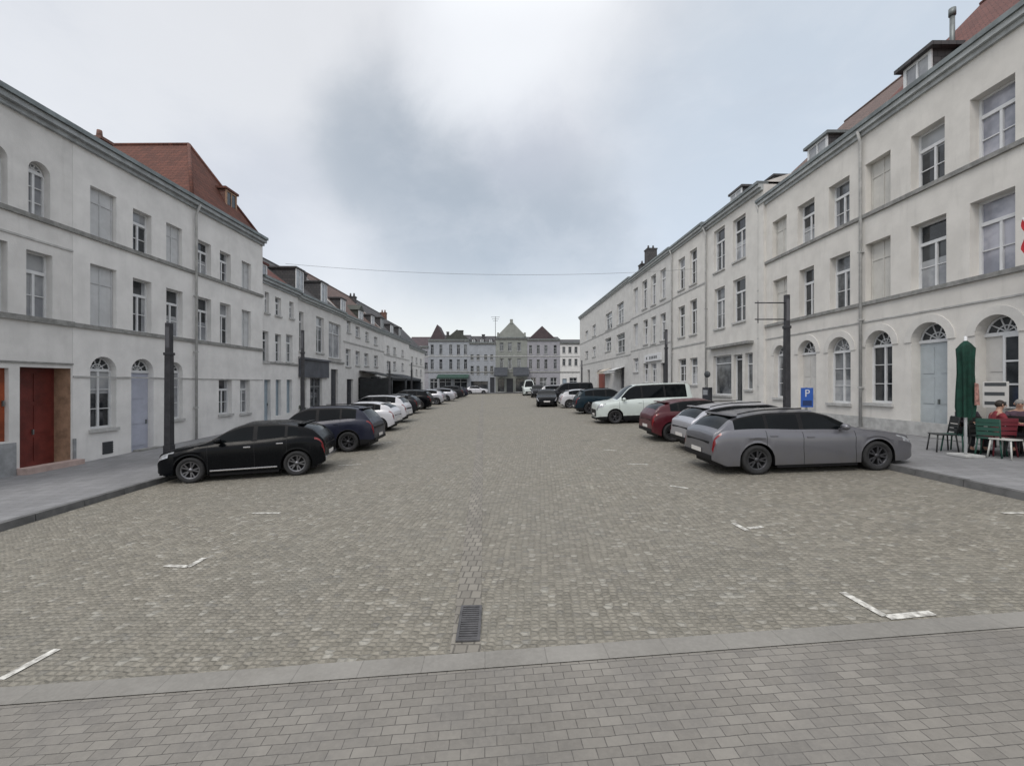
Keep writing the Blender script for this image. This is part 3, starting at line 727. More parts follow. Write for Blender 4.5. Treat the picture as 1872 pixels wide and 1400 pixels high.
# ---- left, near block (local x away from the camera)
FL = Fac((-14.35, 8.0), (-14.2, 24.3))
bL = G(-14.2, 15) + .12
sL = FL.s_of
lH = CZ + 8.15 - bL; LZ1 = CZ + 1.86 - bL; LZ2 = CZ + 4.92 - bL
def LW(a, b, pt, pb, k='sash', lvl=None, **kw):
    w = W_(FL, bL, a, b, pt, pb, k, **kw)
    if lvl == 2: w['o'][2] = LZ2 + .12; w['sill'] = False
    if lvl == 1: w['o'][2] = LZ1 + .12; w['sill'] = False
    return w
kw_ = dict(d=.24)
w1 = [LW(-30, 14, 262, 372, lvl=2, arch=True, gm=M_gl, **kw_), LW(52, 92, 297, 395, lvl=2, arch=True, gm=M_glc, **kw_),
      LW(-30, 14, 436, 572, lvl=1, gm=M_gl, **kw_), LW(48, 96, 462, 578, lvl=1, gm=M_glc, **kw_),
      LW(-34, 16, 672, 806, 'door', d=.12, dm=M_reds), LW(36, 130, 672, 857, 'none_', d=.62)]
w1[5]['k'] = 'shop'; rec = w1.pop(5)
w1[4]['o'][2] = .95
# near house: deep entrance recess modelled as an opening with a set-back red door
rec['o'][2] = .02
w1b = [w for w in w1]
sA0, sA1 = 0.0, sL(133)
h1 = house('town_house', 'grey-white house with red recessed door and orange shutter, nearest on the left', FL, sA0, sA1, lH, bL, M_wl2,
           w1b + [dict(o=rec['o'], k='door', d=.55, dm=M_redd)],
           [(LZ1, .16, .08, M_stone), (LZ2, .14, .07, M_stone), (CZ + .62 - bL, .05, .04, M_stone), (CZ - (444 - HY) * FL.y_of(75) / F - bL, .06, .03, M_stone_l)], ('plain', M_corn, .34), ('gable', 1.4, M_slate, 8))
ro = rec['o']; jm = MB(); jm.box(ro[1] - .012, ro[1] - .002, .02, .55, ro[2], ro[3]); jm.box(ro[0] + .002, ro[0] + .012, .02, .55, ro[2], ro[3]); jm.build('recess_lining', M_tan, h1)
stp = MB(); stp.box(ro[0] - .1, ro[1] + .1, -.35, -.002, -.05, .14); stp.build('door_step', mat('pink_step_stone', (.42, .32, .29), .8, noise=.2), h1)
pl_ = MB(); pl_.box(0, ro[0] - .12, -.05, -.002, -.1, .9); pl_.box(ro[1] + .12, sA1 - .01, -.05, -.002, -.1, .8); pl_.build('plinth', mat('grey_plinth', (.27, .28, .29), .85, noise=.25, nscale=4, stain=.3), h1)
w2 = [LW(165, 213, 350, 435, 'blind', lvl=2, d=.16), LW(243, 277, 388, 460, lvl=2, gm=M_gl, **kw_), LW(304, 333, 413, 480, 'blind', lvl=2, d=.16),
      LW(165, 213, 488, 592, 'blind', lvl=1, d=.16), LW(243, 277, 512, 608, lvl=1, gm=M_gl, **kw_), LW(304, 334, 530, 612, lvl=1, gm=M_gl, **kw_),
      LW(165, 213, 652, 783, arch=True, gm=M_gl, **kw_), LW(240, 281, 656, 822, 'door', arch=True, dm=M_ldoor, d=.24), LW(306, 334, 662, 766, arch=True, gm=M_gl, d=.2)]
w2[7]['o'][2] = .02
h2 = house('town_house', 'white house with lavender grey arched door and arched windows behind the left lamp post', FL, sA1, sL(352), lH - .002, bL, M_wl, w2,
           [(LZ1, .14, .07, M_stone), (LZ2, .14, .07, M_stone), (CZ + .22 - bL, .05, .035, M_stone_l)], ('plain', M_corn, .34), ('gable', 1.5, M_slate, 8))
va = LW(187, 206, 820, 845); v_ = MB(); v_.box(va['o'][0] - sA1, va['o'][1] - sA1, -.012, -.002, .12, .55)
vb = v_.build('cellar_vent', M_frd, h2); v_ = MB()
for i in range(5): v_.box(va['o'][0] - sA1, va['o'][1] - sA1, -.03, -.012, .16 + i * .08, .18 + i * .08)
v_.build('vent_bars', M_iron, vb)
vs = MB(); vs.box(sL(243) - sA1, sL(284) - sA1, -.3, -.002, -.1, .1); vs.build('door_step', M_stone, h2)
w3 = [LW(362, 386, 443, 502, lvl=2, gm=M_gl, **kw_), LW(402, 422, 462, 517, lvl=2, gm=M_gl, **kw_), LW(442, 459, 480, 527, 'blind', lvl=2, d=.16),
      LW(362, 386, 545, 626, lvl=1, gm=M_gl, **kw_), LW(402, 422, 555, 629, lvl=1, gm=M_gl, **kw_), LW(442, 459, 568, 633, 'blind', lvl=1, d=.16),
      LW(400, 424, 693, 757, gm=M_gl, **kw_), LW(439, 457, 693, 755, gm=M_glm, **kw_)]
s3 = sL(352)
h3 = house('town_house', 'white three-storey corner house under a steep red hipped roof, left row', FL, s3, FL.L, lH - .004, bL, M_wl3, w3,
           [(LZ1, .14, .07, M_stone), (LZ2, .14, .07, M_stone), (CZ + .22 - bL, .04, .03, M_stone_l)], ('plain', M_corn, .34), ('hip', 3.9, M_tileR, 9, 2.2), downpipe=.1)
L3 = FL.L - s3
dm = dormer(h3, L3 * .60, L3 * .60 + .85, .70, lH + .80, lH + 2.0, 1.2, cheek=M_brick, roof=M_tileR, over=.1, gm=M_gl, fm=M_tan)
chimney(h2, (s3 - sA1) - .8, 3.4, lH + .6, lH + 2.2, .5, .6, M_brick, 1)

# ---- left, far row
FM = Fac((-14.45, 24.32), (-15.1, 73.0))
hG, a, b, H, base = seg(FM, 'town_house', 'low white three-bay house with reddish roof beside the corner house, left row', 476, 545, (510, 521), M_wl,
    [(484, 492, 534, 572, g(k='sash', gm=M_glc)), (503, 514, 544, 577, g(k='sash', gm=M_glm)), (529, 537, 552, 582, g(k='sash', gm=M_glc)),
     (478, 491, 605, 661, g(k='sash', gm=M_glm)), (503, 514, 611, 661, g(k='sash', gm=M_glm)), (523, 535, 612, 662, g(k='sash', gm=M_glm)),
     (483, 495, 694, 778, g(k='door', dm=M_bldoor)), (504, 514, 694, 760, g(k='blind', dm=M_bldoor)), (524, 534, 694, 755, g(k='blind', dm=M_bldoor))],
    ('plain', M_corn, .3), ('gable', 3.0, M_tileD, 8), [(510, 666, .12, .06, M_stone)])
dormer(hG, (b - a) * .05, (b - a) * .05 + 1.1, .4, H + .2, H + 1.0, 1.6, cheek=M_tileD, roof=M_tileD)
M_shop = mat('shopfront_dark', (.065, .07, .085), .5, noise=.3, nscale=2)
hH, a, b, H, base = seg(FM, 'shop_house', 'grey-white house with dark shopfront and dark box dormers, left row', 545, 628, (586, 557), M_wl2,
    [(547, 555, 570, 642, g(k='sash', gm=M_gl, tr=.75)), (578, 592, 580, 645, g(k='sash', gm=M_glm, tr=.75)), (601, 623, 591, 655, g(k='shop', nv=2, gm=M_glc, tr=.7)),
     (549, 560, 692, 745, g(k='shop', nv=1, gm=M_gl, fm=M_frg)), (567, 589, 690, 745, g(k='shop', nv=2, gm=M_gl, fm=M_frg)), (605, 618, 675, 748, g(k='door', dm=M_dark))],
    ('plain', M_cornl, .35), ('gable', 3.2, M_slate, 8), [(600, 662, .14, .1, M_stone)])
fsb = MB(); x0_, x1_ = .05, FM.s_of(598) - a; zt = CZ - (656 - HY) * FM.y_of(570) / F - base; zb_ = CZ - (690 - HY) * FM.y_of(570) / F - base
fsb.box(x0_, x1_, -.16, -.003, zb_, zt); fsb.box(x0_ - .02, x1_ + .03, -.3, -.161, zt - .12, zt + .02); fsb.build('shop_fascia', M_shop, hH)
L_ = b - a
dormer(hH, L_ * .08, L_ * .08 + 1.1, .5, H + .25, H + 2.0, 3.2, cheek=M_slate, roof=M_slate)
dormer(hH, L_ * .58, L_ * .58 + 1.1, .5, H + .25, H + 2.0, 3.2, cheek=M_slate, roof=M_slate)
chimney(hH, L_ * .98, 3.6, H + 1.6, H + 3.4, .5, .8, M_slate, 1)
hI, a, b, H, base = seg(FM, 'town_house', 'grey house with brown roof and black terrace awning, middle of the left row', 628, 702, (664, 592), M_wl2,
    [(634, 641, 586, 608, g(k='sash', gm=M_glc)), (650, 658, 597, 616, g(k='sash', gm=M_glc)), (668, 674, 607, 623, g(k='sash', gm=M_glm)), (684, 690, 616, 630, g(k='sash', gm=M_glc)),
     (632, 641, 638, 670, g(k='sash', gm=M_glm)), (650, 658, 642, 668, g(k='sash', gm=M_glc)), (666, 674, 646, 669, g(k='sash', gm=M_glc)), (684, 691, 650, 670, g(k='sash', gm=M_glm)),
     (634, 646, 693, 742, g(k='door', dm=M_dark)), (655, 672, 690, 730, g(k='shop', gm=M_gl, fm=M_frd)), (678, 696, 688, 725, g(k='shop', gm=M_gl, fm=M_frd))],
    ('plain', M_cornl, .3), ('gable', 4.0, M_tileB, 8), [(664, 634, .12, .05, None)])
L_ = b - a
dormer(hI, L_ * .05, L_ * .05 + 1.1, .5, H + .2, H + 1.6, 2.6, cheek=M_slate, roof=M_slate)
dormer(hI, L_ * .42, L_ * .42 + 1.3, .5, H + .2, H + 1.4, 2.4, cheek=M_mossy, roof=M_mossy, pitched=True)
dormer(hI, L_ * .74, L_ * .74 + 1.1, .5, H + .2, H + 1.5, 2.4, cheek=M_slate, roof=M_slate)
chimney(hI, L_ * .99, 3.6, H + 2, H + 4.0, .5, .8, M_slate, 2)
hJ, a, b, H, base = seg(FM, 'town_house', 'light grey house with dark mansard roof, last but one of the left row', 702, 748, (725, 617), M_wl,
    [(707, 712, 632, 646, g(k='sash', gm=M_glm)), (719, 724, 635, 648, g(k='sash', gm=M_glc)), (734, 738, 640, 651, g(k='sash', gm=M_glc)),
     (707, 712, 660, 676, g(k='sash', gm=M_glc)), (719, 724, 661, 676, g(k='sash', gm=M_glm)), (734, 738, 664, 677, g(k='sash', gm=M_glc)),
     (706, 718, 690, 716, g(k='shop', gm=M_glm)), (722, 740, 690, 713, g(k='shop', gm=M_gl))],
    ('plain', M_cornl, .3), ('gable', 4.0, M_slate, 8), [(725, 654, .12, .05, None)])
dormer(hJ, (b - a) * .02, (b - a) * .02 + 1.3, .5, H + .2, H + 1.7, 2.6, cheek=M_slate, roof=M_slate, fm=M_frg, gm=M_gl)
dormer(hJ, (b - a) * .68, (b - a) * .68 + 1.3, .5, H + .2, H + 1.7, 2.6, cheek=M_slate, roof=M_slate, fm=M_frg, gm=M_gl)
dormer(hJ, (b - a) * .35, (b - a) * .35 + 1.3, .5, H + .2, H + 1.5, 2.4, cheek=M_slate, roof=M_slate)
chimney(hJ, (b - a) * .97, 3.6, H + 2, H + 4.2, .6, .8, M_brick, 2)
hK, a, b, H, base = seg(FM, 'town_house', 'pale house with dark roof closing the left row', 748, 776, (762, 638), M_wl3,
    [(752, 755, 652, 663, g(k='sash', gm=M_glm)), (760, 763, 654, 664, g(k='sash', gm=M_glm)), (768, 771, 656, 666, g(k='sash', gm=M_glm)),
     (752, 755, 674, 686, g(k='sash', gm=M_glm)), (760, 763, 675, 686, g(k='sash', gm=M_glm)), (768, 771, 676, 687, g(k='sash', gm=M_glm)),
     (751, 757, 696, 716, g(k='door', dm=M_dark)), (760, 773, 698, 714, g(k='shop', gm=M_gl))],
    ('plain', M_cornl, .3), ('gable', 4.0, M_slate, 8), [(762, 670, .12, .05, None)])

# ---- row closing the street
FE = Fac((-30.0, 85.0), (34.0, 85.0))
def erow(name, label, pa, pb, pyc, wm, cols, rws, gf, roof, corn=M_stone, cat='house', wd=5.4):
    wl = []
    for i, (y0, y1) in enumerate(rws):
        for c in cols: wl.append((c - wd / 2, c + wd / 2, y0, y1, g(k='sash', gm=(M_gl, M_gl, M_glm)[(i + int(c)) % 3], fm=M_frg, nv=2)))
    for q in gf: wl.append(q)
    return seg(FE, name, label, pa, pb, ((pa + pb) / 2, pyc), wm, wl, ('plain', corn, .35), roof, [((pa + pb) / 2, 652, .15, .08, None), ((pa + pb) / 2, 681, .2, .1, M_stone)])
M_e1 = mat('render_blue_grey', (.30, .315, .34), .85, noise=.12, nscale=1, stain=.2)
M_e2 = mat('render_lilac_grey', (.30, .295, .32), .85, noise=.12, nscale=1, stain=.2)
M_e3 = mat('render_olive_grey', (.24, .25, .23), .85, noise=.15, nscale=1, stain=.3)
erow('town_house', 'house with plum roof glimpsed behind the end of the left row', 744, 783, 634, M_e2, [750, 760, 770, 779], [(642, 652), (663, 675)], [(752, 762, 690, 712, g(k='shop', gm=M_gl))], ('gable', 2.2, M_tileP, 8))
h, a, b, H, base = erow('town_house', 'blue-grey house with two roof gables and green awning, left in the end row', 783, 858, 622, M_e1, [790, 806, 824, 838, 851], [(630, 648), (657, 675)],
     [(786, 800, 692, 712, g(k='shop', gm=M_gl)), (803, 825, 692, 712, g(k='shop', gm=M_gl)), (830, 854, 692, 713, g(k='shop', gm=M_gl))], ('gable', 1.3, M_slate, 8))
def cross_gable(par, x0, x1, H, rise, m, d=5):
    mb = MB(); c = (x0 + x1) / 2; mb.prism([(x0, H + .16), (x1, H + .16), (c, H + .16 + rise)], .0, d); return mb.build('roof_gable', m, par)
cross_gable(h, FE.s_of(780) - a + .6, FE.s_of(813) - a, H, 3.0, M_tileP); cross_gable(h, FE.s_of(813) - a, FE.s_of(858) - a, H, 2.0, M_mossy)
chimney(h, FE.s_of(840) - a, 2.2, H + 1, H + 2.1, 1.0, .8, M_mossy, 0)
chimney(h, FE.s_of(817) - a, 1.2, H + .2, H + 1.7, .45, .6, M_slate, 0)
h, a, b, H, base = erow('town_house', 'pale blue house with dark attic windows left of the gabled building, end row', 858, 906, 627, M_e1, [863, 874, 888, 899], [(648, 658), (669, 684)],
     [(861, 892, 697, 716, g(k='shop', gm=M_gl, fm=M_frd)), (896, 904, 690, 716, g(k='door', dm=M_dark))], ('gable', 1.6, M_slate, 8))
for c in (866, 881, 897): dormer(h, FE.s_of(c - 2.5) - a, FE.s_of(c + 2.5) - a, .1, H - .1, H + .8, 1.6, cheek=M_slate, roof=M_slate, gm=M_gl)
chimney(h, FE.s_of(882) - a, 2.8, H + 1, H + 1.9, .6, .6, M_slate, 0)
h, a, b, H, base = erow('gabled_hall', 'tall olive-grey gabled building with dark awnings closing the middle of the street', 906, 964, 618, M_e3, [917, 932, 949], [(626, 642), (655, 674)],
     [(910, 922, 692, 716, g(k='shop', gm=M_gl, fm=M_frd)), (926, 938, 692, 718, g(k='door', dm=M_dark)), (943, 958, 692, 716, g(k='shop', gm=M_gl, fm=M_frd))], ('front', 3.3, M_slate, 10), cat='building', wd=7)
gb = MB(); c = (b - a) / 2; gb.box(c - .3, c + .3, -.06, .4, H + 2.9, H + 3.75); gb.box(.3, .7, -.06, .3, H + .3, H + 1.1); gb.box(b - a - .7, b - a - .3, -.06, .3, H + .3, H + 1.1); gb.build('gable_parapet', M_e3, h)
an = thing('roof_antenna', 'thin mast aerial standing on the roof left of the tall gable', 'antenna', (FE.p0.x + FE.s_of(905), 87, H + base))
am = MB(); am.tube([(0, 0, 0), (0, 0, 4.6)], .05, 6); am.build('mast', M_iron, an)
am = MB()
for z, w in ((4.5, .9), (4.1, .7), (3.7, .5)): am.tube([(-w, 0, z), (w, 0, z)], .03, 5)
am.build('aerial_rods', M_iron, an)
h, a, b, H, base = erow('town_house', 'lilac-grey house with plum coloured roof gable, right of the tall gable', 964, 1024, 621, M_e2, [970, 984, 998, 1015], [(631, 647), (657, 674)],
     [(970, 980, 690, 716, g(k='shop', gm=M_gl)), (986, 1000, 690, 716, g(k='shop', gm=M_glm)), (1006, 1018, 690, 716, g(k='shop', gm=M_gl))], ('gable', .8, M_slate, 8))
cross_gable(h, FE.s_of(966) - a, FE.s_of(1016) - a, H, 2.6, M_tileP)
h, a, b, H, base = erow('town_house', 'pale house with flat grey parapet at the right end of the end row', 1024, 1075, 627, M_wl2, [1031, 1042, 1053, 1066], [(634, 645), (656, 668)],
     [(1028, 1036, 692, 716, g(k='door', dm=M_bldoor)), (1041, 1055, 690, 712, g(k='shop', gm=M_gl))], ('gable', .9, M_slate, 8))

# ------------------------------------------------------------------ awnings
def awning(label, fac, pa, pb, z_at, out, drop, m, legs=False, name='awning', dz=.9):
    a, b = sorted((fac.s_of(pa), fac.s_of(pb))); p = fac.p0 + fac.d * a; L = b - a; gz = G(p.x, p.y) + .12
    t = thing(name, label, 'awning', (p.x, p.y, gz), fac.rz)
    mb = MB(); z1 = z_at; z0 = z1 - drop
    mb.face(((0, -.02, z1), (L, -.02, z1), (L, -out, z0), (0, -out, z0))); mb.face(((0, -.02, z1 - .04), (0, -out, z0 - .04), (L, -out, z0 - .04), (L, -.02, z1 - .04)))
    mb.build('canopy', m, t)
    mb = MB(); n = max(6, int(L / .35))
    for i in range(n):
        x0, x1 = L * i / n, L * (i + 1) / n; mb.face(((x0, -out - .01, z0), (x1, -out - .01, z0), (x1, -out - .01, z0 - .22), ((x0 + x1) / 2, -out - .01, z0 - .30), (x0, -out - .01, z0 - .22)))
    mb.build('valance', m, t)
    fr = MB()
    for x in (.06, L - .06): fr.tube([(x, -.05, z1 - .6), (x, -out + .05, z0 - .06)], .025, 6)
    fr.tube([(0, -out, z0 - .02), (L, -out, z0 - .02)], .03, 6)
    if legs:
        for x in (.06, L - .06): fr.tube([(x, -out + .04, z0), (x, -out + .04, 0)], .035, 6)
    fr.build('awning_frame', M_frd, t)
    if legs:
        for x in (.03, L - .06):
            c_ = MB(); c_.box(x, x + .03, -out + .1, -.05, .05, z0 - .05); c_.build('side_curtain', m, t)
        c_ = MB(); c_.box(.1, L - .1, -out + .02, -out + .05, .05, 1.0); c_.build('front_screen', m, t)
    return t
M_awb = mat('black_canvas', (.018, .020, .022), .9, noise=.3, nscale=2)
M_awg = mat('green_canvas', (.03, .07, .055), .9, noise=.3, nscale=2)
M_aww = mat('white_canvas', (.55, .56, .56), .9, noise=.15, nscale=2)
M_awd = mat('charcoal_canvas', (.05, .055, .065), .9, noise=.3, nscale=2)
awning('black terrace awning on posts before the brown-roofed house, left row', FM, 656, 688, 3.3, 3.2, .7, M_awb, True)
awning('dark awning over the terrace before the mansard house, left row', FM, 706, 738, 3.1, 2.4, .6, M_awd, True)
awning('long dark green awning low on the blue-grey house of the end row', FE, 801, 858, 3.7, 2.0, .6, M_awg)
awning('dark awning left of the door of the tall gabled building', FE, 904, 928, 5.0, 3.0, 1.6, M_awd)
awning('dark awning right of the door of the tall gabled building', FE, 938, 966, 5.0, 3.0, 1.6, M_awd)
awning('white awning over the door at the far right row', FS, 1124, 1142, 3.4, 1.3, .4, M_aww)
awning('small pale awning over the entrance left of the white awning, right row', FS, 1104, 1118, 3.4, .9, .35, mat('beige_canvas', (.5, .45, .38), .9))

# ------------------------------------------------------------------ cars
def pchip(pts):
    xs = np.array([p[0] for p in pts], float); ys = np.array([p[1] for p in pts], float); h = np.diff(xs); d = np.diff(ys) / h; m = np.zeros(len(xs))
    for i in range(1, len(xs) - 1):
        if d[i - 1] * d[i] > 0:
            w1, w2 = 2 * h[i] + h[i - 1], h[i] + 2 * h[i - 1]; m[i] = (w1 + w2) / (w1 / d[i - 1] + w2 / d[i])
    m[0], m[-1] = d[0], d[-1]
    def f(x):
        x = min(max(x, xs[0]), xs[-1]); i = int(min(np.searchsorted(xs, x, 'right') - 1, len(h) - 1)); t = (x - xs[i]) / h[i]
        return float((2 * t**3 - 3 * t**2 + 1) * ys[i] + (t**3 - 2 * t**2 + t) * h[i] * m[i] + (-2 * t**3 + 3 * t**2) * ys[i + 1] + (t**3 - t**2) * h[i] * m[i + 1])
    return f
def paint(name, col, metal=.0, rough=.32, dirt_k=.45, coat=.6, spec=.5):
    if name in MATS: return MATS[name]
    m = bpy.data.materials.new(name); m.use_nodes = True; t = NT(m.node_tree); p = t.n['Principled BSDF']
    co = t.new('ShaderNodeTexCoord').outputs['Object']; s_ = t.new('ShaderNodeSeparateXYZ'); t.lk(co, s_.inputs[0])
    dirt = t.math('MULTIPLY', t.ramp(s_.outputs[2], .75, .15), t.ramp(t.noise(co, 5, 5, .6), .3, .75)); 
    t.lk(t.mix(t.math('MULTIPLY', dirt, dirt_k), tuple(col), (.12, .115, .10)), p.inputs['Base Color'])
    t.lk(t.ramp(t.noise(co, 3, 4, .6), .3, .8, rough, rough + .12), p.inputs['Roughness'])
    p.inputs['Metallic'].default_value = metal; p.inputs['Coat Weight'].default_value = coat; p.inputs['Coat Roughness'].default_value = .08; p.inputs['Specular IOR Level'].default_value = spec
    MATS[name] = m; return m
M_cg = glass_mat('car_glass', (.003, .004, .005), (.006, .008, .009), .03, .14)
M_tyre = mat('tyre_rubber', (.018, .018, .019), .85, noise=.3, nscale=12)
M_rim = mat('alloy_rim', (.15, .15, .16), .35, .8, noise=.2, nscale=8)
M_rimd = mat('dark_rim', (.055, .055, .06), .4, .6)
M_blk = mat('black_plastic', (.008, .008, .009), .55, spec=.2)
M_head = mat('headlight_glass', (.34, .35, .37), .12, .3, noise=.4, nscale=14)
M_tail = mat('tail_light_red', (.17, .008, .010), .15, noise=.4, nscale=10)
M_plate = mat('plate_white', (.62, .60, .58), .5)
M_chr = mat('chrome', (.6, .6, .62), .18, 1)

CARS = {
 'hatch': dict(L=4.05, wb=2.52, fo=.82, w=.88, R=.33, top=[(0, .58), (.03, .70), (.14, .81), (.5, .91), (1.0, .985), (1.12, 1.02), (1.75, 1.37), (2.15, 1.47), (2.8, 1.46), (3.35, 1.38), (3.70, 1.27), (3.93, 1.04), (4.0, .95), (4.03, .85), (4.05, .6)],
   belt=[(0, .54), (.14, .73), (.6, .85), (1.1, .93), (2.5, .97), (3.5, 1.03), (3.85, .98), (4.0, .82), (4.05, .5)], cowl=1.1, rf=1.98, rr=3.40, re=3.84, side=[(1.42, 2.28), (2.38, 3.05), (3.12, 3.38)], doors=[1.22, 2.32, 3.10]),
 'estate': dict(L=4.64, wb=2.73, fo=.92, w=.90, R=.335, top=[(0, .56), (.03, .68), (.14, .78), (.5, .88), (1.15, .97), (1.32, 1.01), (2.0, 1.36), (2.4, 1.44), (3.2, 1.44), (3.9, 1.37), (4.14, 1.29), (4.46, 1.03), (4.56, .98), (4.61, .88), (4.64, .6)],
   belt=[(0, .52), (.14, .70), (.6, .82), (1.3, .92), (2.6, .94), (3.8, 1.00), (4.3, 1.0), (4.58, .82), (4.64, .5)], cowl=1.3, rf=2.22, rr=4.02, re=4.42, side=[(1.62, 2.55), (2.65, 3.35), (3.42, 4.12)], doors=[1.42, 2.60, 3.42]),
 'suv': dict(L=4.45, wb=2.66, fo=.88, w=.92, R=.355, top=[(0, .66), (.03, .80), (.12, .92), (.5, 1.02), (1.05, 1.08), (1.2, 1.11), (1.8, 1.52), (2.2, 1.63), (3.0, 1.63), (3.8, 1.56), (4.02, 1.46), (4.30, 1.10), (4.40, .92), (4.45, .6)],
   belt=[(0, .6), (.12, .82), (.6, .95), (1.2, 1.01), (2.5, 1.05), (3.7, 1.12), (4.2, 1.08), (4.40, .88), (4.45, .55)], cowl=1.18, rf=2.02, rr=3.94, re=4.26, side=[(1.48, 2.42), (2.52, 3.25), (3.32, 3.82)], doors=[1.30, 2.46, 3.28]),
 'van': dict(L=4.90, wb=3.0, fo=.90, w=.95, R=.34, top=[(0, .78), (.03, .96), (.10, 1.05), (.5, 1.12), (.95, 1.18), (1.05, 1.22), (1.75, 1.82), (2.05, 1.93), (3.5, 1.96), (4.6, 1.95), (4.76, 1.88), (4.84, 1.3), (4.88, .95), (4.90, .7)],
   belt=[(0, .70), (.10, .95), (.6, 1.04), (1.05, 1.10), (2.5, 1.14), (4.5, 1.16), (4.80, 1.15), (4.88, .9), (4.9, .65)], cowl=1.04, rf=1.92, rr=4.68, re=4.83, side=[(1.25, 2.25), (2.34, 3.40), (3.49, 4.55)], doors=[1.12, 2.30, 3.44]),
 'bus': dict(L=5.4, wb=3.3, fo=.85, w=.98, R=.34, top=[(0, .70), (.04, .95), (.1, 1.1), (.4, 1.22), (.6, 1.3), (1.15, 2.15), (1.5, 2.35), (3.5, 2.4), (5.2, 2.38), (5.34, 2.3), (5.38, 1.3), (5.4, .6)],
   belt=[(0, .65), (.1, 1.0), (.4, 1.12), (.8, 1.22), (2.5, 1.25), (5.2, 1.25), (5.38, 1.1), (5.4, .55)], cowl=.6, rf=1.3, rr=5.20, re=5.36, side=[(.95, 1.8)], doors=[.85, 1.9, 3.2]),
}
_wheel = {}
def wheel_meshes(Rw, dark):
    k = (Rw, dark)
    if k in _wheel: return _wheel[k]
    w = .105; t = MB(); Ri = Rw * .68
    M = Matrix.Rotation(R(90), 4, 'X')
    t.lathe([(Ri, -w * .8), (Rw * .86, -w), (Rw * .96, -w * .85), (Rw, -w * .5), (Rw, w * .5), (Rw * .96, w * .85), (Rw * .86, w), (Ri, w * .8), (Ri, -w * .8)], 28, M)
    ty = t.build('wheel', M_tyre); a = ty.data; bpy.data.objects.remove(ty)
    r_ = MB(); r_.lathe([(Ri + .004, w * .78), (Ri - .02, w * .80), (Ri - .035, w * .6), (Ri - .04, -w * .5)], 28, M, 0)
    r_.lathe([(.0, -w * .05), (Ri - .03, -w * .05)], 28, M, 1)
    for i in range(5):
        for da in (-.13, .13):
            A = 2 * math.pi * i / 5 + da * .7; B = 2 * math.pi * i / 5 + da * 1.7
            p0 = Vector((math.cos(A) * .05, -w * .62, math.sin(A) * .05)); p1 = Vector((math.cos(B) * (Ri - .02), -w * .74, math.sin(B) * (Ri - .02)))
            n = Vector((-math.sin(B), 0, math.cos(B))) * .017
            q = [p0 - n, p1 - n, p1 + n, p0 + n]; r_.face([tuple(v) for v in q], 0)
            q2 = [v + Vector((0, .03, 0)) for v in q]
            for u in range(4): r_.face([tuple(q[u]), tuple(q[(u + 1) % 4]), tuple(q2[(u + 1) % 4]), tuple(q2[u])], 0)
    r_.lathe([(.0, w * .72), (.055, w * .70), (.06, w * .45)], 14, M, 0)
    ro = r_.build('rim', [M_rimd if dark else M_rim, M_blk]); b = ro.data; bpy.data.objects.remove(ro)
    _wheel[k] = (a, b); return _wheel[k]

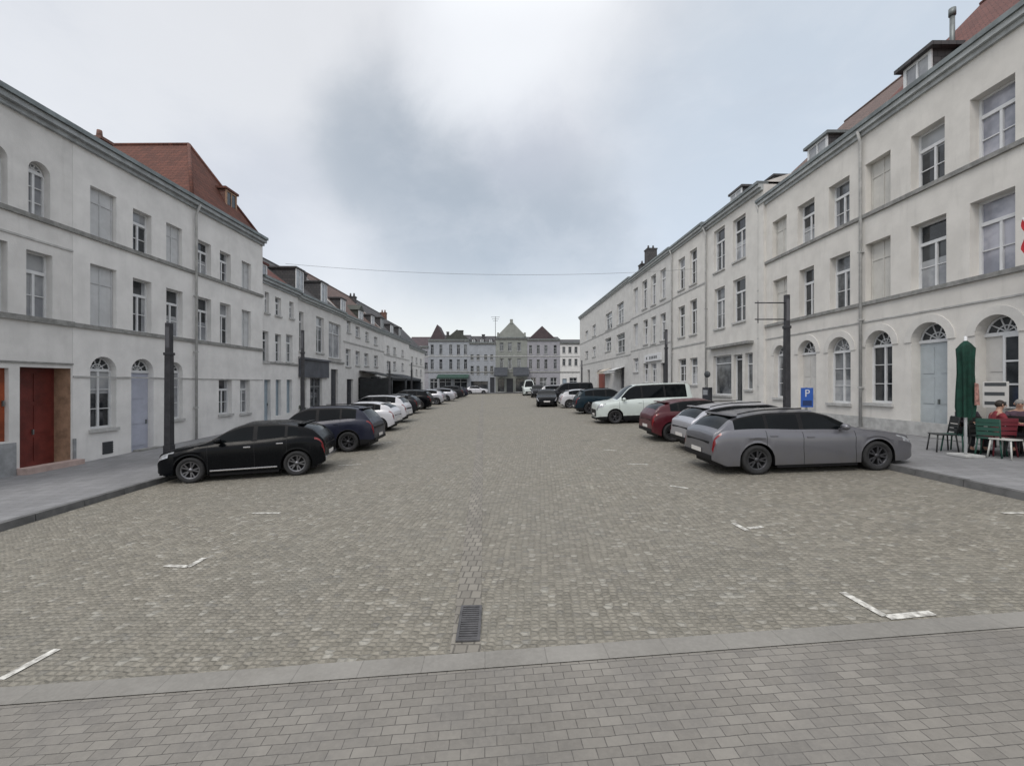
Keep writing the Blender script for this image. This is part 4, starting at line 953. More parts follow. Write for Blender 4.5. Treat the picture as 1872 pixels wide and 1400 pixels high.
def make_car(kind, x, y, deg, body_m, label, dark_rim=False, clad=False, fine=True, lights_on=False, chrome=False, cat='car', name='parked_car', group='cars parked on the square', roof_m=None):
    c = CARS[kind]; L = c['L']; top, belt = pchip(c['top']), pchip(c['belt']); w0 = c['w']; Rw = c['R']
    wf = pchip([(0, w0 * .72), (.04, w0 * .82), (.14, w0 * .90), (.45, w0 * .965), (1.0, w0 * .99), (L * .5, w0), (L - 1.0, w0 * .985), (L - .4, w0 * .96), (L - .12, w0 * .92), (L - .03, w0 * .90), (L, w0 * .86)])
    h = thing(name, label, cat, (x, y, G(x, y)), 0, group)
    kk = (G(x + 1, y) - G(x - 1, y)) / 2
    h.rotation_euler = (Matrix.Rotation(-math.atan(kk), 4, 'Y') @ Matrix.Rotation(R(deg), 4, 'Z')).to_euler()
    xw = (c['fo'], c['fo'] + c['wb']); Ra = Rw + .055; sill = .21 if kind != 'suv' else .25
    st = set(); step = .065 if fine else .14; n = int(L / step)
    for i in range(n + 1): st.add(round(L * i / n, 4))
    for v in (.015, .04, .08, L - .015, L - .04, L - .08): st.add(v)
    for v in xw:
        for i in range(13): st.add(round(v + Ra * math.cos(math.pi * i / 12), 4))
        st.add(round(v + Ra + .004, 4)); st.add(round(v - Ra - .004, 4))
    for a, b in c['side']: st.add(a); st.add(b)
    for d in c['doors']: st.add(d); st.add(round(d + .012, 4))
    for v in (c['cowl'], c['rf'], c['rr'], c['re'], .45, L - .35): st.add(v)
    st = sorted(st); st = [v for i, v in enumerate(st) if i == 0 or v - st[i - 1] > .0035]
    def sec(v):
        w = wf(v); zt = top(v); zb = min(belt(v), zt - .015)
        zs = sill + max(0, .10 * (1 - v / .25)) * (v < .25) + max(0, .14 * (1 - (L - v) / .3)) * (L - v < .3)
        arch = False
        for q in xw:
            if abs(v - q) <= Ra + 1e-4: zs = max(zs, Rw + math.sqrt(max(0, Ra * Ra - (v - q) ** 2))); arch = True
        g_ = max(0, zt - zb); wr = w * .955 - .02 - g_ * .33; wr = max(wr, w * .55); ze = zt - .02 - .045 * min(1, g_ / .3)
        ze = max(ze, zb + .008)
        zm = lerp(zs, zb, .5); 
        zb0 = sill + (zb - sill); Zf = lambda f_, k_: max(lerp(sill, zb, f_), lerp(zs, zb, k_))
        pts = [(w * .80, zs), (w * lerp(.972, .992, min(1, (zs - sill) / .4)), zs), (w * .990, Zf(.20, .08)), (w * .982, Zf(.5, .20)), (w * 1.0, Zf(.80, .45)), (w * .968, Zf(.94, .80)), (w * .93, zb)]
        for t_ in (.10, .5, .90, 1.0):
            pts.append((lerp(w * .925 - .01, wr, t_) + .018 * math.sin(math.pi * t_) * min(1, g_ / .3), lerp(zb + .004, ze, t_)))
        for t_ in (.15, .5, 1.0): pts.append((wr * (1 - t_), ze + (zt - ze) * (1 - (1 - t_) ** 2.2)))
        return pts, g_
    secs = [sec(v) for v in st]; NP = len(secs[0][0])
    keys = {}
    def fkey(i, j):
        v = (st[i] + st[i + 1]) / 2; g_ = min(secs[i][1], secs[i + 1][1])
        if 7 <= j <= 8 and g_ > .13:
            for k_, (a, b) in enumerate(c['side']):
                if a < v < b: return 'side_window%d' % k_
        if j == 7 and .05 < g_ <= .13 and c['side'][0][0] - .1 < v < c['side'][0][0]: return 'trim'
        if j >= 11 and c['cowl'] < v < c['rf']: return 'windshield'
        if j >= 11 and c['rr'] < v < c['re']: return 'rear_window'
        if 4 <= j <= 5 and v < (.46 if j > 4 else .34) and v > .012: return 'headlight'
        if (4 <= j <= 5) and v > L - (.24 if j > 4 else .10) and v < L - .012: return 'tail_light'
        if 1 <= j <= 5:
            for d in c['doors']:
                if d < v < d + .012: return 'trim'
        if j == 0 or (clad and j == 1): return 'trim'
        if j in (7, 8, 9) and g_ > .16 and c['side'][0][0] < v < c['side'][-1][1]: return 'pillar'
        return 'body'
    faces = {}
    for i in range(len(st) - 1):
        for j in range(NP - 1):
            faces.setdefault(fkey(i, j), []).append((i, j))
    X0 = L / 2
    def P(i, j, s): p = secs[i][0][j]; return (X0 - st[i], s * p[0], p[1])
    def mesh_of(lst, sides):
        mb = MB(); cache = {}
        for s in sides:
            for i, j in lst:
                q = []
                for (a, b) in ((i, j), (i + 1, j), (i + 1, j + 1), (i, j + 1)):
                    kx = (a, b, s if b != NP - 1 else 0)
                    if kx not in cache: cache[kx] = mb.bm.verts.new(P(a, b, s))
                    q.append(cache[kx])
                yield_face = q if s > 0 else q[::-1]
                try: mb.bm.faces.new(yield_face)
                except ValueError: pass
        return mb, cache
    # body, caps
    lst = faces.get('body', []) + faces.get('pillar', []) + faces.get('trim', [])
    mb, cache = mesh_of(lst, (1, -1))
    tr = set(faces.get('trim', [])); plr = set(faces.get('pillar', []))
    mb.bm.faces.ensure_lookup_table()
    k = 0
    for s in (1, -1):
        for ij in lst:
            if k < len(mb.bm.faces): mb.bm.faces[k].material_index = 1 if ij in tr or ij in plr else 0
            k += 1
    for e, i in ((0, 0), (1, len(st) - 1)):
        ring = [P(i, j, 1) for j in range(1, NP)] + [P(i, j, -1) for j in range(NP - 2, 0, -1)]
        mb.face(ring if e else ring[::-1], 0)
    bmesh.ops.remove_doubles(mb.bm, verts=mb.bm.verts, dist=.0008)
    body = mb.build('body', [body_m, M_blk], h, sharp=24)
    if roof_m: pass
    for k_ in list(faces):
        if k_.startswith('side_window'):
            for s in (1, -1): m2, _ = mesh_of(faces[k_], (s,)); m2.build('side_window', M_cg, h, sharp=60)
    for nm in ('windshield', 'rear_window'):
        if nm in faces and not (kind == 'bus' and nm == 'rear_window'): m2, _ = mesh_of(faces[nm], (1, -1)); m2.build(nm, M_cg, h, sharp=60)
        elif nm in faces: m2, _ = mesh_of(faces[nm], (1, -1)); m2.build('rear_panel', body_m, h, sharp=60)
    for nm, m_ in (('headlight', M_head), ('tail_light', M_tail)):
        for s in (1, -1):
            if nm in faces: m2, _ = mesh_of(faces[nm], (s,)); m2.build(nm, m_, h, sharp=60)
    # underbody, grille, plates, mirrors, handles
    ub = MB(); ub.box(-X0 + .25, X0 - .22, -w0 + .25, w0 - .25, .15, .62); ub.box(X0 - xw[1] + Ra + .06, X0 - xw[0] - Ra - .06, -w0 + .06, w0 - .06, .145, .30); ub.build('underbody', M_blk, h)  # wider low box between the axles added to darken the ground below
    wn = wf(0); gr = MB(); zt = top(0); gr.box(X0 - .01, X0 + .014, -wn * .82, wn * .82, .36, zt - .07); gr.build('grille', M_blk, h, bevel=.008)
    bmp = MB(); bmp.box(X0 - .05, X0 + .008, -wn * .9, wn * .9, .20, .30); bmp.build('front_bumper', M_blk, h, bevel=.012)
    pf = MB(); pf.box(X0 + .014, X0 + .022, -.26, .26, .40, .51); pf.build('number_plate', M_plate, h)
    wr_ = wf(L)
    if kind in ('estate', 'hatch', 'suv'):
        zt_ = min(top(L - .05), belt(L - .05)) - .03; tb = MB(); tb.box(-X0 + .012, -X0 + .09, -wr_ * .80, wr_ * .80, zt_ - .075, zt_); tb.build('tailgate_trim', M_blk, h, bevel=.012)
        sp_ = MB(); v_ = c['rr']; q_ = sec(v_)[0][10]; sp_.box(X0 - v_ - .10, X0 - v_ + .06, -q_[0] * .93, q_[0] * .93, top(v_) - .02, top(v_) + .012); sp_.build('roof_spoiler', body_m, h, bevel=.012)
    rb = MB(); rb.box(-X0 - .02, -X0 + .04, -wr_ * .95, wr_ * .95, .34, .46); rb.build('rear_bumper', M_blk if clad or not chrome else M_chr, h, bevel=.012)
    pf = MB(); pf.box(-X0 - .03, -X0 - .02, -.26, .26, .47, .57) if kind != 'hatch' else pf.box(-X0 - .012, -X0 + .002, -.26, .26, .48, .58); pf.build('number_plate', M_plate, h)
    vm = c['side'][0][0] + .12; i = min(range(len(st)), key=lambda q: abs(st[q] - vm)); zb = belt(vm); ww = wf(vm)
    for s in (1, -1):
        m3 = MB(); M = Matrix.Translation((X0 - vm + .03, s * (ww + .06), zb + .10)) @ Matrix.Diagonal((.09, .11, .075, 1))
        bmesh.ops.create_uvsphere(m3.bm, u_segments=12, v_segments=8, radius=1, matrix=M)
        m3.tube([(X0 - vm, s * ww * .9, zb + .03), (X0 - vm, s * (ww + .04), zb + .07)], .03, 6)
        m3.build('wing_mirror', body_m, h, sharp=50)
        for d in c['doors'][1:]:
            dh = MB(); zz = belt(d) - .12; yy = wf(d) * .985; dh.box(X0 - d + .07, X0 - d + .24, s * (yy - .01) if s > 0 else s * (yy + .022), s * (yy + .022) if s > 0 else s * (yy - .01), zz - .016, zz + .016); dh.build('door_handle', M_chr if chrome else body_m, h, bevel=.006)
    if chrome:
        for s in (1, -1):
            cs = MB(); y_ = w0 * .99; a_, b_ = sorted((s * (y_ - .02), s * (y_ + .018))); cs.box(X0 - xw[1] + Ra + .08, X0 - xw[0] - Ra - .08, a_, b_, .27, .305); cs.build('sill_strip', M_chr, h, bevel=.006)
    if kind in ('estate', 'suv'):
        for s in (1, -1):
            r1 = MB(); pts = []
            for v in np.linspace(c['rf'] + .25, c['rr'] - .05, 8):
                q = sec(v)[0][10]; pts.append((X0 - v, s * (q[0] - .04), top(v) + .012))
            r1.tube(pts, .015, 6); r1.build('roof_rail', M_blk if not chrome else M_chr, h)
    wm_, rm_ = wheel_meshes(Rw, dark_rim)
    for v in xw:
        for s in (1, -1):
            o = bpy.data.objects.new('wheel', wm_); COL.objects.link(o); o.parent = h; o.location = (X0 - v, s * (w0 - .125), Rw); o.rotation_euler = (0, 0, 0 if s < 0 else math.pi)
            q = bpy.data.objects.new('rim', rm_); COL.objects.link(q); q.parent = o
    return h
P_grey = paint('paint_grey', (.13, .13, .145), .5); P_black = paint('paint_black', (.002, .0025, .0035), .0, .2, .01, .04, .12); P_navy = paint('paint_navy_grey', (.014, .016, .03), .2, .3, .05, .15, .25)
P_white = paint('paint_white', (.52, .52, .55), 0, .3); P_silver = paint('paint_silver', (.38, .38, .41), .5); P_red = paint('paint_dark_red', (.06, .005, .010), .0, .3, .2, .3, .3)
P_van = paint('paint_van_white', (.50, .55, .53), 0, .3); P_blue = paint('paint_petrol', (.006, .017, .026), .0, .28, .04, .08, .16); P_dk = paint('paint_anthracite', (.014, .015, .018), .0, .28, .04, .08, .16); P_wh2 = paint('paint_off_white', (.45, .45, .47), 0, .35)
# right row (heading 0 = nose to the right, 180 = nose to the left)
make_car('estate', 6.90, 10.52, 0, P_grey, 'metallic grey estate car parked nose to the right kerb, nearest on the right', True)
make_car('estate', 7.50, 13.15, 0, P_silver, 'silver-white estate car directly behind the grey estate on the right', False)
make_car('hatch', 6.95, 15.75, 0, P_red, 'dark red hatchback between the silver estate and the white van', True)
make_car('van', 6.72, 22.2, 180, P_van, 'white passenger van with its nose to the road, right side', True, True, cat='van', name='parked_van')
make_car('suv', 6.35, 28.4, 0, P_blue, 'dark petrol blue off-roader beyond the white van, right side', True, True)
make_car('hatch', 5.85, 34.4, 0, P_wh2, 'small white car beyond the dark petrol blue off-roader', False, fine=False)
make_car('estate', 3.05, 37.5, -94, P_black, 'black car facing the camera ahead of the right parking row', True, name='car', group=None)
make_car('van', 5.9, 44.0, 180, P_dk, 'dark van half hidden behind the black car facing the camera', True, fine=False, cat='van', name='parked_van')
make_car('suv', 5.4, 49.5, 0, P_wh2, 'white off-roader far down the right row, left of the petrol blue one', True, fine=False)
make_car('suv', 3.4, 56.0, -92, P_dk, 'dark car parked beside the far white delivery van', True, fine=False)
make_car('bus', 2.6, 66.0, -90, P_van, 'white delivery van standing at the far end of the road', True, fine=False, cat='van', name='delivery_van')
# left row
make_car('hatch', -7.22, 11.98, 180 + 12, P_black, 'black hatchback with chrome sill strip, nearest on the left', False, chrome=True)
make_car('suv', -7.15, 15.9, 180 + 3, P_navy, 'dark navy grey off-roader behind the black hatchback, left side', True, True)
make_car('hatch', -7.75, 21.6, 180, P_white, 'white hatchback beyond the navy grey off-roader, left side', True)
make_car('suv', -8.35, 25.6, 180, P_white, 'white off-roader with rounded tail next to the white hatchback', True)
make_car('hatch', -8.9, 31.8, 180, P_dk, 'anthracite hatchback beyond the white off-roader, left side', True, fine=False)
make_car('suv', -8.9, 36.0, 180, P_black, 'black off-roader between the anthracite and the silver car, left side', True, fine=False)
make_car('hatch', -8.6, 42.0, 180, P_silver, 'silver hatchback in the distant part of the left row', False, fine=False)
make_car('estate', -8.5, 47.5, 180, P_silver, 'silver estate car beyond the silver hatchback, left row', False, fine=False)
make_car('suv', -8.3, 54.0, 180, P_dk, 'dark off-roader last but one of the left row', True, fine=False)
make_car('hatch', -8.2, 60.5, 180, P_navy, 'navy hatchback last of the left row', True, fine=False)
make_car('hatch', -6.4, 79.0, 0, P_white, 'white car crossing in front of the end row', False, fine=False, name='car', group=None)

# ------------------------------------------------------------------ lamp posts
def lamp_post(x, y, H, label, arms=False, w=.10):
    z = G(x, y) + .12; t = thing('lamp_post', label, 'lamp post', (x, y, z), 0, 'tall dark column lamps')
    b = MB(); b.box(-w * 1.15, w * 1.15, -w * 1.15, w * 1.15, 0, .5); b.box(-w, w, -w, w, .5, H * .78, taper=.9); b.build('column', M_iron, t, bevel=.012)
    b = MB(); b.box(-w * .8, w * .8, -w * .8, w * .8, H * .78, H); b.build('lamp_head', M_iron, t, bevel=.01)
    b = MB(); b.box(-w * 1.14, w * 1.14, -w * 1.14, w * 1.14, H * .765, H * .785); b.build('collar', M_iron, t, bevel=.01)
    b = MB(); b.box(-w * .6, w * .6, -w * .81, -w * .8 + .002, H * .82, H * .97); b.build('lens', mat('lamp_lens', (.10, .10, .11), .25), t)
    if arms:
        b = MB()
        for zz in (H * .945, H * .83): b.tube([(-w * .8, 0, zz), (-1.05, 0, zz - .0)], .02, 6)
        b.tube([(-.95, 0, H * .83 - .12), (-.95, 0, H * .945 + .06)], .014, 6); b.build('sign_arms', M_iron, t)
    return t
lamp_post(-11.25, 14.0, 4.5, 'dark square lamp post on the left pavement before the arched door')
lamp_post(9.05, 14.05, 4.72, 'dark square lamp post with thin side arms on the right pavement behind the grey estate', True, .085)
lamp_post(9.25, 25.6, 5.0, 'dark lamp post before the off-white house with fascia, right side', w=.085)
lamp_post(-10.4, 21.2, 5.0, 'dark lamp post before the dark shopfront, left side', w=.075)
lamp_post(-10.9, 38.0, 4.0, 'slim dark lamp post beside the black terrace awning', w=.08)
lamp_post(-11.3, 48.0, 4.2, 'slim dark lamp post far down the left pavement', w=.09)
lamp_post(9.0, 55.0, 4.6, 'slim dark lamp post far down the right pavement', w=.09)

# ------------------------------------------------------------------ cable across the street
wire = MB(); A_ = Vector((-14.6, 27.5, 10.0)); B_ = Vector((12.6, 29.5, 10.2)); pts = []
for i in range(33):
    u = i / 32; p = A_.lerp(B_, u); p.z -= 4 * .55 * u * (1 - u); pts.append(tuple(p))
wire.tube(pts, .010, 5); tag(wire.build('overhead_cable', mat('cable_grey', (.16, .16, .165), .6)), 'thin dark cable sagging across the street between the house rows', 'cable')

# ------------------------------------------------------------------ cafe corner on the right
M_umb = mat('green_umbrella_cloth', (.004, .040, .026), .9, noise=.4, nscale=5)
def folded_umbrella(x, y):
    z = G(x, y) + .12; t = thing('cafe_umbrella', 'closed dark green cafe umbrella with pink printed panel by the blue gateway', 'umbrella', (x, y, z))
    MB().box(-.23, .23, -.23, .23, 0, .06).build('base_slab', M_stone_l, t, bevel=.01)
    MB().tube([(0, 0, .07), (0, 0, 2.9)], .03, 10).build('pole', M_fr, t)
    c = MB(); n = 32; rings = []
    for zz, r, dp in ((.95, .125, .045), (1.2, .14, .05), (1.6, .13, .045), (2.0, .12, .038), (2.35, .135, .035), (2.6, .16, .025), (2.72, .09, .01), (2.8, .02, 0)):
        rings.append([c.bm.verts.new(((r + dp * math.cos(8 * 2 * math.pi * k / n + zz)) * math.cos(2 * math.pi * k / n), (r + dp * math.cos(8 * 2 * math.pi * k / n + zz)) * math.sin(2 * math.pi * k / n), zz)) for k in range(n)])
    for a, b in zip(rings, rings[1:]):
        for k in range(n): c.bm.faces.new((a[k], a[(k + 1) % n], b[(k + 1) % n], b[k]))
    c.build('canopy', M_umb, t, sharp=70)
    p = MB(); p.face(((.0, -.20, 1.25), (.15, -.18, 1.25), (.13, -.17, 1.75), (.02, -.185, 1.78))); p.build('printed_panel', mat('pink_print', (.38, .20, .17), .8, noise=.5, nscale=14), t)
    return t
folded_umbrella(10.95, 10.3)
def chair(x, y, rz, m, label, back=True, name='cafe_chair', cat='chair'):
    t = thing(name, label, cat, (x, y, G(x, y) + .12), R(rz), 'chairs of the pavement cafe')
    MB().box(-.21, .21, -.21, .21, .43, .46).build('seat', m, t, bevel=.01)
    for sx in (-1, 1):
        for sy in (-1, 1): MB().tube([(sx * .18, sy * .18, .43), (sx * .22, sy * .22, 0)], .017, 6).build('leg', m, t)
    if back:
        b = MB()
        for sx in (-.19, .19): b.tube([(sx, .19, .44), (sx, .26, .9)], .017, 6)
        for zz in (.56, .67, .78, .87): b.box(-.19, .19, .19 + (zz - .44) * .15, .215 + (zz - .44) * .15, zz - .045, zz + .045)
        b.build('backrest', m, t)
    return t
M_cgn = mat('green_chair', (.010, .06, .042), .5); M_cdk = mat('dark_chair', (.02, .022, .022), .5); M_crd = mat('red_chair', (.13, .015, .024), .5); M_cwh = mat('white_stool', (.50, .50, .47), .5)
def cafe_table(x, y, m, label):
    t = thing('cafe_table', label, 'table', (x, y, G(x, y) + .12)); b = MB(); b.lathe([(0, .745), (.34, .745), (.35, .73), (.34, .715), (0, .715)], 24); b.build('tabletop', m, t)
    MB().tube([(0, 0, .02), (0, 0, .715)], .03, 8).build('pedestal', M_cdk, t); b = MB(); b.lathe([(0, .03), (.22, .02), (.23, 0)], 20); b.build('foot', M_cdk, t); return t
chair(11.42, 10.95, 200, M_cgn, 'dark green cafe chair just behind the closed umbrella')
chair(11.45, 10.2, 120, M_cgn, 'dark green cafe chair right of the closed umbrella, turned sideways')
chair(11.15, 11.05, 250, M_cdk, 'black cafe chair left of the closed umbrella, against the blue gateway')
cafe_table(11.95, 10.85, M_cdk, 'round black cafe table between the green and red chairs')
chair(11.62, 10.45, 5, M_cdk, 'black cafe chair in front of the round black table')
chair(11.75, 10.3, 160, M_crd, 'dark red cafe chair just left of the white stool')
chair(12.30, 10.75, 215, M_crd, 'dark red cafe chair close to the wall behind the white stool')
chair(11.5, 9.92, 10, M_cwh, 'white stool at the front of the cafe terrace', False, 'stool', 'stool')
cafe_table(12.25, 10.25, M_crd, 'round dark red cafe table behind the white stool')
chair(11.85, 9.88, 190, M_cdk, 'black cafe chair right of the white stool')
chair(12.55, 10.45, 100, M_cdk, 'black cafe chair by the wall at the edge of the picture')
# price board on the white leaf of the arched door
pb = thing('price_board', 'white board with three black lines beside the closed umbrella', 'sign', (12.80, 11.30, G(12.8, 11.3) + .12 + .95), R(-90 + 25))
MB().box(-.24, .24, -.0, .03, .1, .80).build('board', M_wdoor, pb, bevel=.006)
q = MB()
for i in range(3): q.box(-.2, .2 - .03 * (i % 2), -.006, -.001, .18 + i * .25, .27 + i * .25)
q.build('board_lines', M_frd, pb)
MB().tube([(0, .015, -.95), (0, .015, 0)], .02, 6).build('stand', M_cdk, pb)

# flag at the picture's right edge
fl = thing('wall_flag', 'red and white flag hanging from the first floor of the near right house', 'flag', (13.0, 10.15, CZ + 2.75), 0)
MB().tube([(0, 0, 0), (-.85, .0, 1.2)], .02, 6).build('flag_pole', M_fr, fl)
m_f = MB(); n = 10
for i in range(n):
    for j in range(6):
        def q_(a, b): u = a / n; v = b / 6; return (-.85 + .55 * v * .9, .04 * math.sin(u * 9 + v * 3), 1.2 - .75 * v - u * .8 - .02)
        m_f.face((q_(i, j), q_(i + 1, j), q_(i + 1, j + 1), q_(i, j + 1)), 0 if (i * 2 + j) % 12 < 6 else 1)
m_f.build('flag_cloth', [mat('flag_red', (.45, .03, .04), .8), mat('flag_white', (.6, .58, .58), .8)], fl, sharp=80)

# blue parking sign beside the lamp post
ps = thing('parking_sign', 'blue parking sign with white P beside the right lamp post', 'sign', (9.75, 14.1, G(9.75, 14.1) + .12), 0)
MB().tube([(0, .03, 0), (0, .03, 1.66)], .03, 8).build('post', M_zinc, ps)
MB().box(-.20, .20, -.01, .015, 1.0, 1.64).build('sign_panel', mat('sign_blue', (.03, .10, .38), .4), ps, bevel=.004)
text_obj('P', .34, ps, (0, -.012, 1.45), (R(90), 0, 0), M_fr, 'letter', .002)
q = MB(); q.box(-.15, .15, -.014, -.0105, 1.05, 1.22); q.build('information_plate', mat('sign_dark_blue', (.02, .04, .12), .4), ps)

# ticket machine and round sign before the shop window house
tm = thing('ticket_machine', 'dark slim ticket machine by the wall between two houses, right side', 'ticket machine', (11.9, 26.0, G(11.9, 26) + .12), R(-60))
MB().box(-.22, .22, -.18, .18, 0, 1.45).build('cabinet', M_dark, tm, bevel=.02)
MB().box(-.15, .15, -.192, -.181, 1.0, 1.3).build('screen', M_glc, tm)
q = MB(); q.tube([(0, 0, 1.45), (0, 0, 2.2)], .02, 6); q.lathe([(0, .02), (.2, .02), (.2, -.02), (0, -.02)], 20, Matrix.Translation((0, 0, 2.25)) @ Matrix.Rotation(R(90), 4, 'X')); q.build('round_sign', M_frd, tm)

# planters by the left wall
def leaf_clump(mb, n, r, h, z0, size=.06, seed=1):
    rd = random.Random(seed)
    for _ in range(n):
        a = rd.uniform(0, 6.283); q = r * math.sqrt(rd.random()); z = z0 + rd.random() * h; q *= 1 - .5 * (z - z0) / h
        c = Vector((q * math.cos(a), q * math.sin(a), z)); u = Vector((rd.gauss(0, 1), rd.gauss(0, 1), rd.gauss(0, 1))).normalized(); v = u.orthogonal().normalized(); s = size * rd.uniform(.6, 1.3)
        mb.face([tuple(c - u * s), tuple(c + v * s * .4), tuple(c + u * s), tuple(c - v * s * .4)], rd.choice((0, 0, 1)))
M_lf = mat('leaf_dark', (.02, .032, .02), .8); M_lf2 = mat('leaf_mid', (.04, .06, .035), .8)
def planter(x, y, r, h, label, seed):
    t = thing('planter', label, 'planter', (x, y, G(x, y) + .12))
    b = MB(); b.lathe([(0, .02), (r * .7, 0), (r * .9, .38), (r * .95, .40), (r * .85, .36), (0, .35)], 16); b.build('pot', M_stone, t)
    f = MB(); leaf_clump(f, 380, r * 1.15, h, .34, .06, seed); f.build('foliage', [M_lf, M_lf2], t, fix=False)
    s_ = MB(); s_.tube([(0, 0, .3), (.02, .01, .3 + h * .7)], .02, 5); s_.build('stem', mat('bark', (.10, .08, .06), .9), t)
for i, (px, py, hh, lb) in enumerate(((552, 786, .9, 'leafy potted shrub between the low white house and the dark shopfront'),)):
    x, y = gp(px, py, .12); planter(x, y, .15 if hh < .5 else .24, hh, lb, i + 3)

# ------------------------------------------------------------------ people sitting at the cafe
def skin_mesh(name, V, E, rad, m, par, root=0, sub=2):
    me = bpy.data.meshes.new(name); me.from_pydata([Vector(v) for v in V], E, []); o = bpy.data.objects.new(name, me); COL.objects.link(o)
    md = o.modifiers.new('s', 'SKIN'); ss = o.modifiers.new('u', 'SUBSURF'); ss.levels = sub; ss.render_levels = sub
    for i, q in enumerate(me.skin_vertices[0].data):
        rr = rad[i]; q.radius = rr if isinstance(rr, tuple) else (rr, rr); q.use_root = (i == root)
    bpy.context.view_layer.update()
    m2 = bpy.data.meshes.new_from_object(o.evaluated_get(bpy.context.evaluated_depsgraph_get())); bpy.data.objects.remove(o)
    m2.materials.clear(); m2.materials.append(m)
    for f in m2.polygons: f.use_smooth = True; f.material_index = 0
    o = bpy.data.objects.new(name, m2); COL.objects.link(o); o.parent = par; return o
M_skin = mat('skin', (.42, .25, .18), .6, noise=.1, nscale=8)
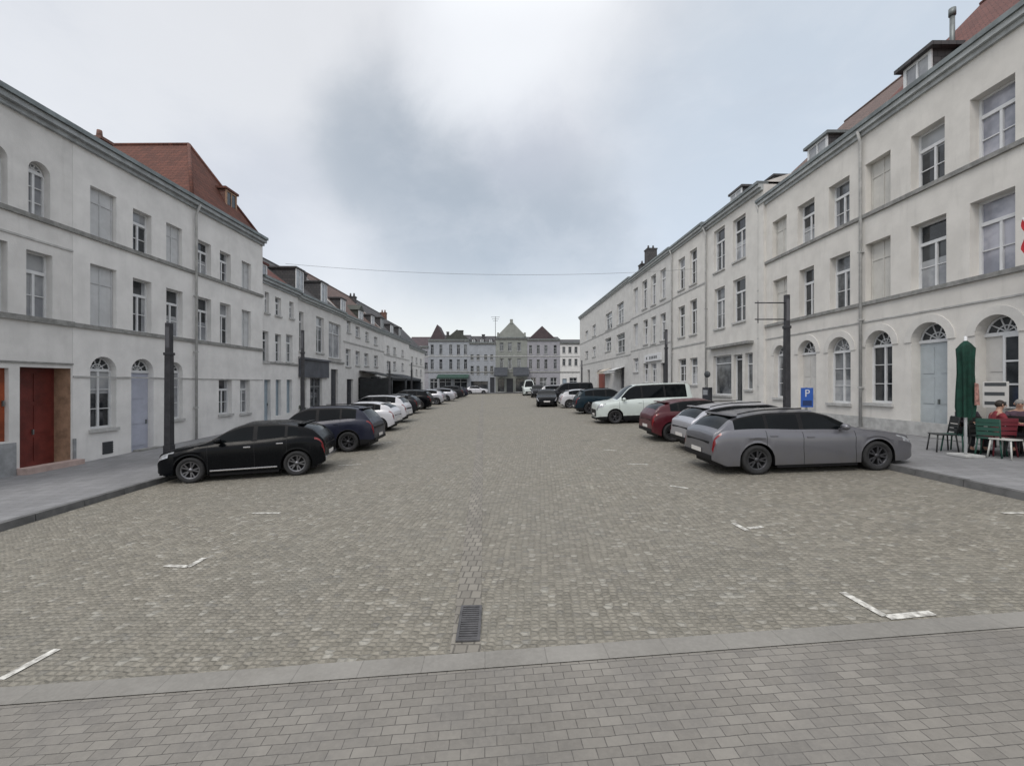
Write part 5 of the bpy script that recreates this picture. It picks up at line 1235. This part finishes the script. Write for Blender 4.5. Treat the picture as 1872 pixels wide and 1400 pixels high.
def sitter(x, y, deg, top_m, leg_m, hair_m, label, lean=.0, arm=.0):
    t = thing('person', label, 'person', (x, y, G(x, y) + .12), R(deg), 'people sitting outside the cafe')
    V = [(0, 0, .53), (0, -.02 + lean * .4, .75), (0, -.02 + lean, .95), (0, lean + .01, 1.06), (0, lean + .03, 1.13), (0, lean + .05, 1.20), (0, lean + .04, 1.27)]
    rad = [.13, .12, .13, .052, .062, .085, .060]; E = [(0, 1), (1, 2), (2, 3), (3, 4), (4, 5), (5, 6)]
    for s_ in (-1, 1):
        b = len(V); V += [(s_ * .10, .03, .52), (s_ * .14, .43, .50), (s_ * .14, .42, .10), (s_ * .15, .55, .05)]; rad += [.085, .062, .042, .038]; E += [(0, b), (b, b + 1), (b + 1, b + 2), (b + 2, b + 3)]
        b = len(V); w = (s_ * .13, .33 + lean, .75 + arm); p = (s_ * .11, .39 + lean, .755 + arm)
        V += [(s_ * .18, lean - .01, .97), (s_ * .24, .08 + lean, .73), w, p]; rad += [.055, .042, .026, (.034, .018)]; E += [(2, b), (b, b + 1), (b + 1, b + 2), (b + 2, b + 3)]
        for k, (dx, l) in enumerate(((-.028, .060), (-.010, .072), (.010, .068), (.027, .052))):
            c = len(V); V += [(p[0] + dx, p[1] + .03, p[2]), (p[0] + dx * 1.2, p[1] + .03 + l * .55, p[2] + .002), (p[0] + dx * 1.25, p[1] + .03 + l, p[2] - .016)]; rad += [.009, .0085, .0075]; E += [(b + 3, c), (c, c + 1), (c + 1, c + 2)]
        c = len(V); V += [(p[0] - s_ * .038, p[1] - .01, p[2]), (p[0] - s_ * .062, p[1] + .025, p[2] - .005)]; rad += [.011, .009]; E += [(b + 3, c), (c, c + 1)]
    body = skin_mesh('body', V, E, rad, M_skin, t)
    hx, hy, hz = 0, lean + .05, 1.20
    f = MB()
    for sx in (-.03, .03): bmesh.ops.create_uvsphere(f.bm, u_segments=8, v_segments=6, radius=.010, matrix=Matrix.Translation((sx, hy + .075, hz + .005)))
    f.build('eyes', M_blk, t)
    f = MB(); f.tube([(0, hy + .08, hz + .0), (0, hy + .105, hz - .03), (0, hy + .08, hz - .038)], [.008, .013, .008], 6)
    for sx in (-1, 1): f.tube([(sx * .083, hy + .0, hz + .02), (sx * .095, hy - .01, hz), (sx * .083, hy, hz - .03)], .010, 6)
    f.build('nose_and_ears', M_skin, t)
    MB().tube([(-.024, hy + .078, hz - .055), (0, hy + .086, hz - .057), (.024, hy + .078, hz - .055)], .006, 6).build('mouth', mat('lips', (.30, .10, .09), .6), t)
    hr = MB(); bmesh.ops.create_uvsphere(hr.bm, u_segments=16, v_segments=10, radius=1, matrix=Matrix.Translation((0, hy - .022, hz + .022)) @ Matrix.Diagonal((.088, .092, .094, 1)))
    for v in hr.bm.verts: v.co += Vector((random.gauss(0, .003), random.gauss(0, .003), random.gauss(0, .003)))
    hr.build('hair', hair_m, t, sharp=80)
    JV = [(0, .01, .50), (0, -.02 + lean * .4, .75), (0, -.02 + lean, .955), (0, lean, 1.035)]; JR = [.155, .145, .15, .072]; JE = [(0, 1), (1, 2), (2, 3)]
    for s_ in (-1, 1):
        b = len(JV); JV += [(s_ * .18, lean - .01, .965), (s_ * .24, .08 + lean, .73), (s_ * .14, .31 + lean, .75 + arm)]; JR += [.075, .060, .042]; JE += [(2, b), (b, b + 1), (b + 1, b + 2)]
    skin_mesh('jacket', JV, JE, JR, top_m, t)
    TV = [(0, -.0, .53)]; TR = [.15]; TE = []
    for s_ in (-1, 1):
        b = len(TV); TV += [(s_ * .10, .04, .52), (s_ * .14, .43, .505), (s_ * .14, .42, .13)]; TR += [.10, .078, .058]; TE += [(0, b), (b, b + 1), (b + 1, b + 2)]
    skin_mesh('trousers', TV, TE, TR, leg_m, t)
    for s_ in (-1, 1):
        sh = MB(); sh.box(s_ * .145 - .045, s_ * .145 + .045, .36, .62, 0, .085); sh.build('shoe', M_blk, t, bevel=.02)
M_jr = mat('red_jacket', (.20, .025, .035), .85, noise=.3, nscale=9, bump=.3, bscale=25); M_jd = mat('dark_jacket', (.025, .018, .028), .85, noise=.3, nscale=9, bump=.3, bscale=25); M_jp = mat('plum_jacket', (.075, .045, .065), .85, noise=.3, nscale=9, bump=.3, bscale=25)
M_jn = mat('dark_trousers', (.02, .021, .026), .9, noise=.3, nscale=9); M_hb = mat('hair_dark', (.025, .018, .014), .7); M_hg = mat('hair_grey', (.22, .21, .20), .7)
sitter(11.98, 10.55, -118, M_jr, M_jn, M_hb, 'person in a dark red jacket sitting at the cafe table beside the white stool', .03)
sitter(12.62, 10.62, 140, M_jp, M_jn, M_hg, 'person in a plum jacket sitting with the back near the house wall', .02)
sitter(11.80, 11.10, 165, M_jd, M_jn, M_hb, 'person in dark clothes sitting just right of the closed green umbrella', .05)
